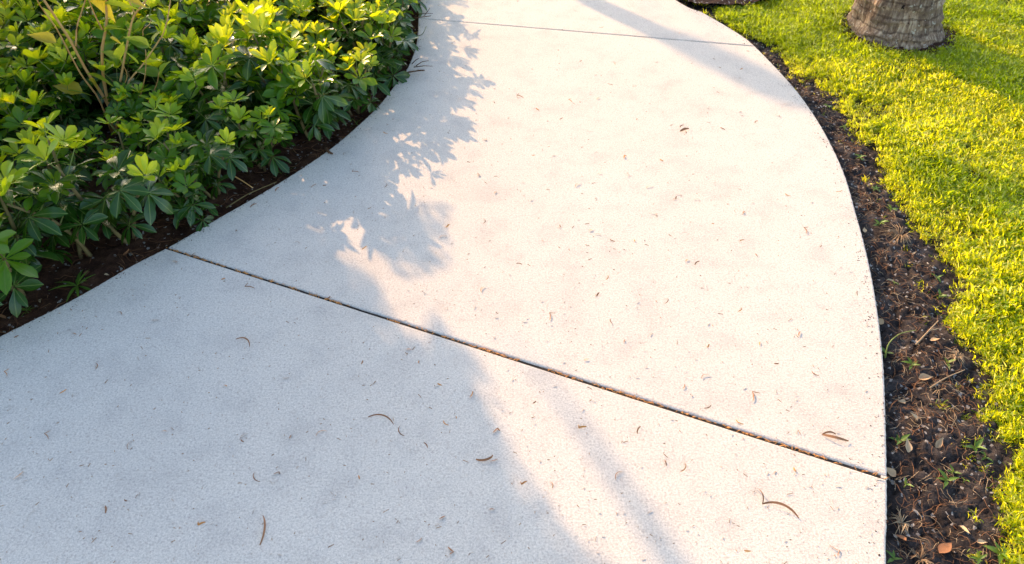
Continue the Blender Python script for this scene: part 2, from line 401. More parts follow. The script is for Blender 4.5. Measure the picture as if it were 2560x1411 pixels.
pathK = lambda X, Y, m: ~(inside(PATH, X, Y) & (dist_line([(p.x, p.y) for p in Rc[40:280:2]], X, Y) > m) & (dist_line([(p.x, p.y) for p in Lc[40:280:2]], X, Y) > m))
o = grid_sheet('soil_verge', 0.2, 1.75, 0.2, 4.6, 0.0075, soil_h, lambda X, Y: pathK(X, Y, 0.02) & (~inside(LAWN, X, Y) | (dist_line([(p.x, p.y) for p in Ec[::2]], X, Y) < 0.2)), M['soil_dark'])
tag(o, 'dark cracked soil verge between the path and the lawn', kind='structure')
o = grid_sheet('lawn_soil', -1.0, 7.0, -1.2, 8.5, 0.05, lambda X, Y: lawn_h(X, Y) - lawn_drop(X, Y), lambda X, Y: inside(LAWN, X, Y) & (dist_line([(p.x, p.y) for p in Ec[::2]], X, Y) > 0.06), M['thatch'])
tag(o, 'earth and thatch under the lawn grass', kind='structure')
o = grid_sheet('shrub_bed', -4.6, -0.3, 0.2, 5.2, 0.016, lambda X, Y: soil_h(X, Y, -0.03), lambda X, Y: pathK(X, Y, 0.03) & ~inside(LAWN, X, Y), M['soil_red'])
tag(o, 'dark red brown soil of the shrub bed left of the path', kind='structure')
bc = np.array(basin).mean(0)
o = grid_sheet('tree_basin', bc[0] - 0.9, bc[0] + 0.9, bc[1] - 0.6, bc[1] + 0.8, 0.02, lambda X, Y: 0.012 + 0.02 * fbm(X * 14, Y * 14, 4, 6), lambda X, Y: inside(basin, X, Y) & ~inside(PATH, X, Y), M['soil_red'])
tag(o, 'dark bare soil patch at the lawn corner by the far path edge', kind='structure')

# ------------------------------------------------------------------ grass (geometry-node scatter)
src = bpy.data.collections.new('grass_tufts')          # not linked to the scene: only a source for the scatter
def blade(mb, base, az, L, W, lean, mi):
    d = Vector((math.cos(az), math.sin(az), 0)); s = Vector((-d.y, d.x, 0)); V = []; UV = []
    prof = [(0, 0.45), (0.3, 0.9), (0.65, 1.0), (0.88, 0.6), (1.0, 0.05)]
    for t, wv in prof:
        a = lean * t; p = base + d * (L * t * math.sin(a + 0.15)) + Vector((0, 0, 1)) * (L * (t - 0.35 * lean * t * t))
        V += [p - s * W / 2 * wv + Vector((0, 0, W * .18 * wv)), p + s * W / 2 * wv + Vector((0, 0, W * .18 * wv))]; UV += [(0, t), (1, t)]
    mb.add(V, [(2 * i, 2 * i + 1, 2 * i + 3, 2 * i + 2) for i in range(len(prof) - 1)], UV, mi)
for k in range(10):
    mb = MB()
    for j in range(random.randint(14, 18)):
        blade(mb, Vector((random.gauss(0, .010), random.gauss(0, .010), random.uniform(0, .008))), random.choice((0, math.pi)) + random.gauss(0, .65), random.uniform(.012, .028), random.uniform(.0022, .0044), random.choice((random.uniform(.1, .9), random.uniform(.5, 1.9))), 1 if random.random() < 0.18 else 0)
    link('tuft', mesh('tuft', mb.v, mb.f, [M['grass'], M['grass_pale']], True, mb.uv, mb.mi), coll=src)
def scatter(name, pts, rots, scales, coll):
    me = bpy.data.meshes.new(name); me.vertices.add(len(pts)); me.vertices.foreach_set('co', np.asarray(pts, np.float32).ravel())
    a = me.attributes.new('rot', 'FLOAT_VECTOR', 'POINT'); a.data.foreach_set('vector', np.asarray(rots, np.float32).ravel())
    a = me.attributes.new('scl', 'FLOAT', 'POINT'); a.data.foreach_set('value', np.asarray(scales, np.float32))
    o = link(name, me); ng = bpy.data.node_groups.new(name, 'GeometryNodeTree')
    ng.interface.new_socket('Geometry', in_out='INPUT', socket_type='NodeSocketGeometry'); ng.interface.new_socket('Geometry', in_out='OUTPUT', socket_type='NodeSocketGeometry')
    N = ng.nodes; Lk = ng.links; gi = N.new('NodeGroupInput'); go = N.new('NodeGroupOutput')
    ci = N.new('GeometryNodeCollectionInfo'); ci.inputs['Collection'].default_value = coll; ci.inputs['Separate Children'].default_value = True; ci.inputs['Reset Children'].default_value = True
    ip = N.new('GeometryNodeInstanceOnPoints'); ip.inputs['Pick Instance'].default_value = True
    ra = N.new('GeometryNodeInputNamedAttribute'); ra.data_type = 'FLOAT_VECTOR'; ra.inputs['Name'].default_value = 'rot'
    sa = N.new('GeometryNodeInputNamedAttribute'); sa.data_type = 'FLOAT'; sa.inputs['Name'].default_value = 'scl'
    rv = N.new('FunctionNodeRandomValue'); rv.data_type = 'INT'; rv.inputs[4].default_value = 0; rv.inputs[5].default_value = len(coll.objects) - 1
    Lk.new(gi.outputs[0], ip.inputs['Points']); Lk.new(ci.outputs[0], ip.inputs['Instance'])
    Lk.new(ra.outputs['Attribute'], ip.inputs['Rotation']); Lk.new(sa.outputs['Attribute'], ip.inputs['Scale']); Lk.new(rv.outputs[2], ip.inputs['Instance Index'])
    Lk.new(ip.outputs[0], go.inputs[0])
    md = o.modifiers.new('scatter', 'NODES'); md.node_group = ng
    return o
def grass_points(n, box):
    X = rng.uniform(box[0], box[1], n); Y = rng.uniform(box[2], box[3], n)
    d = dist_line([(p.x, p.y) for p in Ec], X, Y); ins = inside(LAWN, X, Y) & ~inside(basin, X, Y)
    sd = np.where(ins, d, -d) + 0.075 * fbm(X * 7, Y * 7, 3, 21) + 0.02 * vnoise(X * 40, Y * 40, 22)
    dens = np.clip(sd / 0.05, 0, 1) * np.clip(0.8 + 1.2 * fbm(X * 5, Y * 5, 3, 31), 0.35, 1)
    k = (((rng.random(n) < dens) & (sd > 0)) | ((sd > -.07) & (rng.random(n) < .035))) & ~inside(PATH, X, Y)
    k &= ((X - TRUNK.x) ** 2 + (Y - TRUNK.y) ** 2) > 0.232 ** 2 * (0.85 + 0.4 * rng.random(n))
    return X[k], Y[k], sd[k]
TRUNK = G(2246, 66)
tk_soil = grid_sheet('trunk_soil', TRUNK.x - .42, TRUNK.x + .42, TRUNK.y - .42, TRUNK.y + .42, 0.012, lambda X, Y: lawn_h(X, Y) + .012 + .012 * fbm(X * 30, Y * 30, 3, 61) - .6 * np.clip(np.hypot(X - TRUNK.x, Y - TRUNK.y) - .25, 0, 1), lambda X, Y: np.hypot(X - TRUNK.x, Y - TRUNK.y) < .30, M['soil_red'])
tag(tk_soil, 'dark soil ring round the foot of the palm trunk', kind='structure')
parts = []
for n, box in ((165000, (0.3, 3.3, 0.3, 5.0)), (22000, (3.3, 5.5, 0.3, 6.5)), (16000, (-0.8, 3.3, 5.0, 7.5)), (9000, (0.2, 3.3, -0.8, 0.3))):
    parts.append(grass_points(int(n * 1.0), box))
X = np.concatenate([p[0] for p in parts]); Y = np.concatenate([p[1] for p in parts]); sd = np.concatenate([p[2] for p in parts])
n = len(X); Z = lawn_h(X, Y) - 0.004 - .012 * np.clip(1 - sd / .06, 0, 1)
rot = np.stack([rng.normal(0, .28, n), rng.normal(0, .28, n), rng.normal(2.15, .7, n)], 1)
scl = rng.uniform(0.65, 1.2, n) * np.clip(0.62 + sd * 3, 0.6, 1.0) * (1 + 0.5 * fbm(X * 4, Y * 4, 3, 41))
tag(scatter('lawn_grass', np.stack([X, Y, Z], 1), rot, scl, src), 'bright carpet grass lawn right of the path', 'grass', kind='stuff')

# ------------------------------------------------------------------ leaves and shrubs
def leaf_geo(L, W, fold=0.12, droop=0.15, shape='obovate', ns=6, tw=0.0):
    V = []; UV = []; Fc = []
    for i in range(ns + 1):
        t = i / ns
        if shape == 'obovate': wv = (math.sin(math.pi * min(1, t ** 1.25)) ** 0.75 if 0 < t < 1 else 0) * (0.55 + 0.65 * t) ; wv = max(wv, 0.07 if t < 0.1 else 0.03)
        elif shape == 'heart': wv = [0.25, 0.92, 1.0, 0.82, 0.55, 0.25, 0.02][i] if ns == 6 else 1 - t
        else: wv = max(0.03, math.sin(math.pi * t ** 0.8))
        z = -droop * L * t * t; h = W / 2 * wv; f = fold * h * 2
        V += [(L * t, -h, z + f + tw * t * h), (L * t, 0, z), (L * t, h, z + f - tw * t * h)]; UV += [(0.5 - 0.5 * wv, t), (0.5, t), (0.5 + 0.5 * wv, t)]
    for i in range(ns):
        a = 3 * i; Fc += [(a, a + 3, a + 4, a + 1), (a + 1, a + 4, a + 5, a + 2)]
    return V, Fc, UV
LEAFLET = {}
for key in ('leaf_old', 'leaf_mid', 'leaf_young'):
    LEAFLET[key] = []
    for k in range(5):
        v, f, uv = leaf_geo(1.0, random.uniform(.38, .47), random.uniform(.08, .3), random.uniform(.02, .3) if key != 'leaf_young' else random.uniform(-.12, .22), tw=random.uniform(-.5, .5))
        LEAFLET[key].append(mesh('leaflet', v, f, M[key], True, uv))
def whorl_specs(key):
    n = random.choice((7, 8, 8, 9)); a0 = random.uniform(0, 6.28); out = []
    up = {'leaf_young': random.uniform(0.35, 0.85), 'leaf_mid': random.uniform(0.1, 0.55), 'leaf_old': random.uniform(-0.3, 0.2)}[key]
    L0 = {'leaf_young': random.uniform(.042, .066), 'leaf_mid': random.uniform(.050, .074), 'leaf_old': random.uniform(.056, .080)}[key]
    for j in range(n):
        az = a0 + 2 * math.pi * j / n + random.gauss(0, .1)
        q = Quaternion((0, 0, 1), az) @ Quaternion((0, 1, 0), -(up + random.gauss(0, .12))) @ Quaternion((1, 0, 0), random.gauss(0, .22))
        out.append((q, L0 * random.uniform(.8, 1.1) * (0.82 if j % 4 == 0 else 1), random.randrange(5)))
    return out
def build_shrub(H, spread, nst, fine):
    """glossy umbrella-leaf shrub: woody stem, compound leaves (petiole mesh) each with its leaflets"""
    root = empty('umbrella_shrub'); sm = MB(); sites = []
    for s in range(nst):
        az = 2 * math.pi * (s + random.random() * .7) / nst; h = H * random.uniform(.72, 1.0); r = spread * random.uniform(.35, .9)
        b = Vector((random.gauss(0, .012), random.gauss(0, .012), -.04)); tip = Vector((math.cos(az) * r, math.sin(az) * r, h))
        mid = b.lerp(tip, .5) + Vector((random.gauss(0, .012), random.gauss(0, .012), .02))
        pts = smooth_path([b, mid, tip], 6); sm.tube(pts, [.0065, .006, .0055, .005, .0042, .003], 5)
        nl = random.randint(6, 8)
        for k in range(nl):
            t = 0.18 + 0.82 * (k + .5) / nl; i = t * 5; i0 = min(4, int(i)); p = pts[i0].lerp(pts[i0 + 1], i - i0)
            key = 'leaf_young' if k >= nl - 2 and random.random() < .8 else ('leaf_mid' if t > .55 else 'leaf_old')
            if key == 'leaf_mid' and random.random() < .3: key = 'leaf_old'
            phi = k * 2.4 + s * 1.1 + random.gauss(0, .3)
            out = .25 + .75 * (1 - t) if k < nl - 1 else .12
            d = Vector((math.cos(phi) * (.5 + out), math.sin(phi) * (.5 + out), 1.15 - out * .75)).normalized()
            sites.append((p, d, random.uniform(.045, .085) * (1.0 if t < .9 else .75), key))
    sm.build('stem', M['stem'], root)
    for (p, d, pl, key) in sites:
        c = p + d * pl; nrm = (d * .55 + Vector((random.gauss(0, .22), random.gauss(0, .22), 1.0))).normalized()
        q = nrm.to_track_quat('Z', 'Y')
        mb = MB(); e1 = p - c
        qi = q.inverted(); P = [qi @ (p - c), qi @ ((p - c) * .5 + Vector((0, 0, .012 if d.z < .5 else 0))), Vector((0, 0, 0))]
        mb.tube(P, [.0018, .0014, .0014], 4, 0, False)
        sp = whorl_specs(key)
        if fine:
            lf = mb.build('leaf', M['petiole'], root, loc=c, rot=q)
            for (lq, L, v) in sp: link('leaflet', LEAFLET[key][v], lf, loc=lq @ Vector((.004, 0, 0)), rot=lq, scale=L)
        else:
            for (lq, L, v) in sp:
                src_m = LEAFLET[key][v]; vs = [lq @ (Vector(x.co) * L + Vector((.004, 0, 0))) for x in src_m.vertices]
                uvs = [(0.5, 0.5)] * len(vs); ul = src_m.uv_layers[0].data
                for lp in src_m.loops: uvs[lp.vertex_index] = tuple(ul[lp.index].uv)
                mb.add(vs, [tuple(pg.vertices) for pg in src_m.polygons], uvs, 1)
            mb.build('leaf', [M['petiole'], M[key]], root, loc=c, rot=q)
    return root
fine_protos = [build_shrub(random.uniform(.20, .26), random.uniform(.09, .13), random.choice((2, 3)), True) for _ in range(5)]
far_protos = [build_shrub(random.uniform(.20, .27), random.uniform(.09, .13), 3, False) for _ in range(6)]
# where they stand
bed_edge = [(p.x, p.y) for p in Lc]
spots = []; WEED = G(192, 712)
def try_spot(x, y, r):
    for (a, b) in spots:
        if (a - x) ** 2 + (b - y) ** 2 < r * r: return False
    spots.append((x, y)); return True
cand = [(random.uniform(-3.6, -0.4), random.uniform(0.9, 4.9)) for _ in range(30000)]
for cx, cy in [G(*p)[:2] for p in ((35, 705), (190, 625), (330, 585), (470, 548), (545, 478), (655, 402), (790, 325), (885, 262), (962, 190))]: try_spot(cx, cy, .1)
cx = np.array([c[0] for c in cand]); cy = np.array([c[1] for c in cand])
ok = ~inside(PATH, cx, cy) & ~inside(LAWN, cx, cy); de = dist_line(bed_edge, cx, cy)
cover_poly = [(p.x, p.y) for p in [G(-500, 330), G(-30, 290), G(50, 220), G(70, 130), G(40, 60), G(-500, 60)]]
gap_poly = [(p.x, p.y) for p in [G(440, 60), G(640, 70), G(640, -20), G(420, -20)]]
ok &= ~inside(cover_poly, cx, cy) & ~inside(gap_poly, cx, cy)
fx = cy > (1.0 + 0.0 * cx)
for i in range(len(cand)):
    if not ok[i] or de[i] < (.065 if cy[i] < 2.6 else .035): continue
    u, v, d = pix((cx[i], cy[i], 0.15))
    if u < -420 or v < -330 or v > 1300: continue
    if (cx[i] - WEED.x) ** 2 + (cy[i] - WEED.y) ** 2 < .17 ** 2: continue
    try_spot(cx[i], cy[i], .142)
LM = ((190, 690, 'the small strappy weed'), (480, 560, 'the left end of the path joint'), (640, 440, 'the bare stick on the soil'), (810, 360, 'the dark stub on the path edge'),
      (20, 760, 'the near left corner of the bed'), (1010, 170, 'the dead twig cluster on the path'), (930, 260, 'the sunny bend of the path edge'), (1050, 45, 'the bare twig at the far path edge'), (275, 290, 'the foot of the tan stemmed sapling'),
      (60, 250, 'the fine leaved ground cover'), (20, 480, 'the left border of the bed'), (480, 200, 'the middle of the bed'), (700, 150, 'the sunny part of the bed'),
      (520, 380, 'the shaded middle of the bed'), (550, 40, 'the dark gap at the back of the bed'), (260, 450, 'the shaded front of the bed'), (130, 110, 'the yellow leaves at the back'), (800, 20, 'the pale branch at the back'))
ORD = ['', 'second ', 'third ', 'fourth ', 'fifth ', 'sixth ', 'seventh ', 'eighth ', 'ninth ', 'tenth ', 'eleventh ', 'twelfth ']
def assign_labels(sp):
    buckets = {}; out = {}
    for (x, y) in sp:
        u, v, d = pix((x, y, .12))
        if u < -60 or v < -40 or v > 1430: out[(x, y)] = 'umbrella-leaf shrub beyond the border of the view in the shrub bed'; continue
        q = min(((u - a) ** 2 + (v - b) ** 2, t) for a, b, t in LM); buckets.setdefault(q[1], []).append((q[0], x, y))
    for t, L in buckets.items():
        for i, (q, x, y) in enumerate(sorted(L)):
            e = dist_line(bed_edge, [x], [y])[0] < .2
            out[(x, y)] = f"{'glossy edge-row' if e else 'glossy inner'} umbrella-leaf shrub {ORD[min(i, 11)]}nearest to {t}"
    return out
usedf = 0; protos_used = set(); nfine = 0
SL = assign_labels(spots)
order = sorted(spots, key=lambda s: pix((s[0], s[1], .15))[2])
for k, (x, y) in enumerate(order):
    u, v, d = pix((x, y, .15)); inview = u > -150 and v > -150
    fine = inview and d < 2.75 and nfine < 40
    if fine: nfine += 1
    P = fine_protos if fine else far_protos; i = random.randrange(len(P))
    if (fine, i) in protos_used: r = copy_tree(P[i])
    else: protos_used.add((fine, i)); r = P[i]
    edge_d = float(dist_line(bed_edge, [x], [y])[0])
    s = random.uniform(.86, 1.16) * (0.92 if edge_d < .12 else 1.03)
    sb = G(285, 335); tw = -Vector((sb.x, sb.y, 0)).normalized()
    ds = min((Vector((x, y, 0)) - (sb + tw * q)).length for q in (-.05, .08, .2, .32, .42))
    if ds < .13: s *= .66
    elif ds < .2: s *= .85
    r.location = (x, y, -.03); r.rotation_euler = (random.gauss(0, .05), random.gauss(0, .05), random.uniform(0, 6.28)); r.scale = (s, s, s * random.uniform(.95, 1.15))
    tag(r, SL[(x, y)], 'shrub', 'umbrella-leaf shrubs filling the bed')
for pr, fl in ((fine_protos, True), (far_protos, False)):
    for i, r in enumerate(pr):
        if (fl, i) not in protos_used:
            for ch in list(r.children_recursive) + [r]: bpy.data.objects.remove(ch)

# tan-stemmed sapling
sap = empty('tan_stem_sapling', G(285, 335, -.03)); tag(sap, 'leggy sapling with tan bare stems and yellow green leaves in the shrub bed', 'sapling')
Y0 = sap.location.y; s0 = Vector(sap.location)
stems = [([(285, 335), (273, 268), (215, 175), (170, 92), (110, 0), (40, -110), (-20, -230)], .0075, .05),
         ([(285, 330), (266, 235), (257, 180), (256, 120), (266, 60), (265, 0), (262, -120), (275, -250)], .0075, -.02),
         ([(290, 335), (297, 235), (305, 180), (322, 90), (336, 38), (365, 0), (400, -90), (430, -200)], .006, .06),
         ([(280, 335), (248, 250), (205, 190), (172, 130), (140, 70), (92, 0), (60, -90)], .0042, -.06),
         ([(290, 330), (318, 215), (355, 165), (392, 110), (410, 80), (424, 18), (430, -60)], .004, -.04),
         ([(320, 330), (346, 255), (360, 205), (365, 165), (364, 125)], .0028, -.09), ([(335, 330), (374, 250), (392, 210), (398, 180)], .0028, -.10),
         ([(190, 116), (192, 70), (204, 30), (213, 0), (222, -60)], .0038, .05), ([(256, 75), (238, 40), (222, 0), (205, -50)], .0036, 0),
         ([(338, 36), (328, 15), (318, -10), (300, -80)], .003, .06), ([(300, 230), (318, 190), (298, 145)], .0022, -.02), ([(358, 90), (358, 75), (374, 60), (378, 45)], .0022, -.02)]
for pts, r, dy in stems:
    W = [PY(u, v, Y0 + dy * (i / (len(pts) - 1))) - s0 for i, (u, v) in enumerate(pts)]
    sp = smooth_path(W, len(pts) * 3); k = len(sp)
    mb = MB(); mb.tube(sp, [r * .8 * (1 - .55 * i / k) * (1.0 + (.12 if i % 5 == 0 else 0)) for i in range(k)], 7); mb.build('stem', M['tan_stem'], sap)
hearts = {c: [mesh('heart_leaf', *leaf_geo(1.0, random.uniform(.5, .62), random.uniform(.1, .35), random.uniform(-.1, .35), 'heart')[:2], M[c], True, leaf_geo(1.0, .55, .2, .2, 'heart')[2]) for _ in range(3)] for c in ('sap_green', 'sap_yellow')}
def leaf_at(name, u, v, Y, L, ang, tilt, c, parent, off):
    p = PY(u, v, Y) - off
    # ang: direction in the picture plane (deg, 0 = right, 90 = up)
    d = Vector((math.cos(R(ang)), -0.35 * math.sin(R(ang)) + .15, math.sin(R(ang)))).normalized()
    q = d.to_track_quat('X', 'Z') @ Quaternion((1, 0, 0), tilt)
    return link(name, random.choice(hearts[c]), parent, loc=p, rot=q, scale=L)
for (u, v, L, a, t, c) in [(218, 185, .085, -38, -.6, 'sap_green'), (222, 200, .05, -70, .5, 'sap_yellow'), (205, 232, .085, 170, -.4, 'sap_yellow'), (140, 108, .08, 165, -.3, 'sap_yellow'),
                           (170, 228, .07, -10, -.5, 'sap_green'), (300, 148, .065, 60, -.4, 'sap_green'), (318, 102, .075, -20, -.5, 'sap_green'), (372, 118, .07, 155, -.5, 'sap_green'), (378, 112, .06, 55, .4, 'sap_green'),
                           (298, 145, .05, 150, -.5, 'sap_green'), (400, 190, .075, 160, -.4, 'sap_green'), (402, 190, .065, 60, .5, 'sap_green'), (365, 160, .06, 20, -.4, 'sap_green'), (345, 160, .05, 120, .3, 'sap_green'),
                           (225, 2, .10, -75, -.2, 'sap_yellow'), (200, -20, .10, -30, -.4, 'sap_yellow'), (160, -15, .09, 200, .3, 'sap_yellow'), (262, 10, .09, -20, -.5, 'sap_green'), (292, -10, .08, -40, .4, 'sap_yellow'), (262, 76, .06, 10, -.6, 'sap_green'),
                           (262, 80, .05, 30, .2, 'sap_green'), (455, 225, .08, 15, -.5, 'sap_green'), (275, 95, .045, -60, .1, 'sap_yellow'), (150, 15, .08, 150, .6, 'sap_green')]:
    leaf_at('leaf', u, v, Y0 - .04, L * 1.2, a, t, c, sap, s0)
# yellow-leaved plants at the back
def yellow_plant(u, v, n, label, H=.3):
    b = G(u, v, -.03); r = empty('yellow_leaf_plant', b); tag(r, label, 'plant', 'yellow leaved plants behind the shrubs')
    mb = MB(); mb.tube([(0, 0, 0), (.01, 0, H * .5), (0, .01, H * .8)], [.006, .005, .003], 5); mb.build('stem', M['stem'], r)
    for i in range(n):
        az = i * 2.4; el = random.uniform(-.5, .5); z = H * (.25 + .65 * i / n)
        q = Quaternion((0, 0, 1), az) @ Quaternion((0, 1, 0), -el) @ Quaternion((1, 0, 0), random.gauss(0, .4))
        link('leaf', random.choice(hearts['sap_yellow' if random.random() < .6 else 'sap_green']), r, loc=(0, 0, z), rot=q, scale=random.uniform(.09, .14))
yellow_plant(330, 75, 13, 'yellow green large leaved plant behind the tan stems', .30); yellow_plant(555, 62, 11, 'yellow leaved plant by the dark gap at the back of the bed', .22)
yellow_plant(230, 60, 12, 'yellow leaved plant left of the tallest tan stem', .34)
# fine ground cover
cov = bpy.data.collections.new('cover_sprigs')
for k in range(5):
    mb = MB()
    for j in range(26):
        v, f, uv = leaf_geo(random.uniform(.009, .017), random.uniform(.005, .008), .2, .2, 'lance', 3)
        z = random.uniform(.0, .06); az = random.uniform(0, 6.28)
        q = Quaternion((0, 0, 1), az) @ Quaternion((0, 1, 0), -random.uniform(-.3, .9)); o3 = Vector((random.gauss(0, .015), random.gauss(0, .015), z))
        mb.add([q @ Vector(p) + o3 for p in v], f, uv)
    link('sprig', mesh('sprig', mb.v, mb.f, M['cover'], True, mb.uv), coll=cov)
n = 16000; X = rng.uniform(-4.3, -1.4, n); Y = rng.uniform(1.8, 4.6, n); k = inside(cover_poly, X, Y); X, Y = X[k], Y[k]; n = len(X)
Z = 0.10 + .10 * fbm(X * 5, Y * 5, 3, 7) + rng.uniform(-.12, .03, n)
tag(scatter('ground_cover', np.stack([X, Y, Z], 1), np.stack([rng.normal(0, .4, n), rng.normal(0, .4, n), rng.uniform(0, 6.28, n)], 1), rng.uniform(.8, 1.5, n), cov), 'fine leaved yellow green ground cover at the far left', 'ground cover', kind='stuff')

# ------------------------------------------------------------------ palms
def bark():
    m = NM('palm_bark'); tc = m.n('ShaderNodeTexCoord'); co = tc.outputs['Object']
    mp = m.n('ShaderNodeMapping'); mp.inputs['Scale'].default_value = (1, 1, .22); m.l(co, mp.inputs[0])
    a = m.noise(mp.outputs[0], 70, 5, .65); b = m.noise(co, 9, 5, .6); c = m.noise(co, 45, 4, .6)
    col = m.ramp(a, [(0.3, (0.06, 0.034, 0.022)), (0.5, (0.29, 0.195, 0.135)), (0.7, (0.62, 0.48, 0.36))])
    col = m.mix(m.math('MULTIPLY', m.math('GREATER_THAN', b, 0.52), 0.45), col, (0.11, 0.075, 0.06))
    sx = m.n('ShaderNodeSeparateXYZ'); m.l(co, sx.inputs[0]); rg = m.math('FRACT', m.math('ADD', m.math('MULTIPLY', sx.outputs[2], 15.4), m.math('MULTIPLY', b, .9)))
    col = m.mix(m.math('MULTIPLY', m.math('LESS_THAN', rg, 0.13), 0.55), col, (0.06, 0.035, 0.025))
    d2 = m.noise(co, 26, 2, .5); col = m.mix(m.math('GREATER_THAN', d2, 0.70), col, (0.02, 0.012, 0.01))
    col = m.mix(m.math('MULTIPLY', m.math('GREATER_THAN', c, 0.64), 0.75), col, (0.55, 0.5, 0.42))
    return m.end(m.pbr(col, .9, .15, m.bump(a, .9, .012)))
M['bark'] = bark()
def trunk_mesh(Hh, r0, r1, flare, seed, lean=(0, 0), nz=240, na=96):
    T = np.linspace(0, 1, nz) ** 1.6; A = np.linspace(0, 2 * np.pi, na, endpoint=False); TT, AA = np.meshgrid(T, A, indexing='ij'); Zz = TT * Hh
    rr = r1 + (r0 - r1) * (1 - TT) + flare * np.exp(-Zz / .10) + .015 * np.exp(-((Zz - .03) / .05) ** 2)
    ringp = Zz / (.065) + .5 * vnoise(AA * 2, Zz * 3, seed); fr = ringp - np.floor(ringp)
    rr = rr + .010 * (1 - fr) ** 3 * (0.4 + 1.2 * (vnoise(AA * 4, np.floor(ringp), seed + 2) + .5)) - .004
    rr = rr + .022 * fbm(np.cos(AA) * 2 + 9, np.sin(AA) * 2 + Zz * 4, 4, seed + 3) + .008 * vnoise(np.cos(AA) * 22 + 30, np.sin(AA) * 22 + Zz * 8, seed + 4)
    X = rr * np.cos(AA) + lean[0] * TT; Y = rr * np.sin(AA) + lean[1] * TT
    V = np.stack([X, Y, Zz - .06], -1).reshape(-1, 3); I = np.arange(nz * na).reshape(nz, na)
    q = np.stack([I[:-1], np.roll(I, -1, 1)[:-1], np.roll(I, -1, 1)[1:], I[1:]], -1).reshape(-1, 4)
    return mesh('trunk', V, q, M['bark'])
def frond_mesh(L, nl=34):
    mb = MB(); pts = [Vector((L * t, 0, .45 * L * t - .95 * L * t * t)) for t in np.linspace(0, 1, 12)]
    mb.tube(pts, [.018 * (1 - .85 * i / 11) for i in range(12)], 5, 0)
    for i in range(nl):
        t = .12 + .86 * i / nl; p = Vector((L * t, 0, .45 * L * t - .95 * L * t * t)); ll = .55 * math.sin(math.pi * (t * .85 + .1)) * L * .5
        for s in (-1, 1):
            d = Vector((.55, s, -.35 - .2 * random.random())).normalized(); e = p + d * ll; wv = Vector((.02, 0, .005))
            mb.add([p - wv, p + wv, p.lerp(e, .5) + wv * 1.1 + Vector((0, 0, .03)), e, p.lerp(e, .5) - wv * 1.1 + Vector((0, 0, .03))], [(0, 1, 2, 4), (4, 2, 3)], None, 1)
    return mesh('frond', mb.v, mb.f, [M['stem'], M['canopy']], True, mb.uv, mb.mi)
fronds = [frond_mesh(2.0), frond_mesh(2.3)]
def palm(loc, Hh, r0, r1, flare, label, seed, lean=(0, 0), nf=12):
    r = empty('palm_tree', loc); tag(r, label, 'palm tree', 'palms on the lawn and beyond')
    link('trunk', trunk_mesh(Hh, r0, r1, flare, seed, lean), r)
    for k in range(nf):
        link('frond', fronds[k % 2], r, loc=(lean[0], lean[1], Hh - .1), rot=Euler((0, -random.uniform(-.3, .7), k * 2.4 + seed)), scale=1.0)
    return r
palm(TRUNK - Vector((0, 0, .0)), 5.2, .182, .15, .030, 'thick grey brown palm trunk with a flared base on the lawn', 3, (-.75, .1))

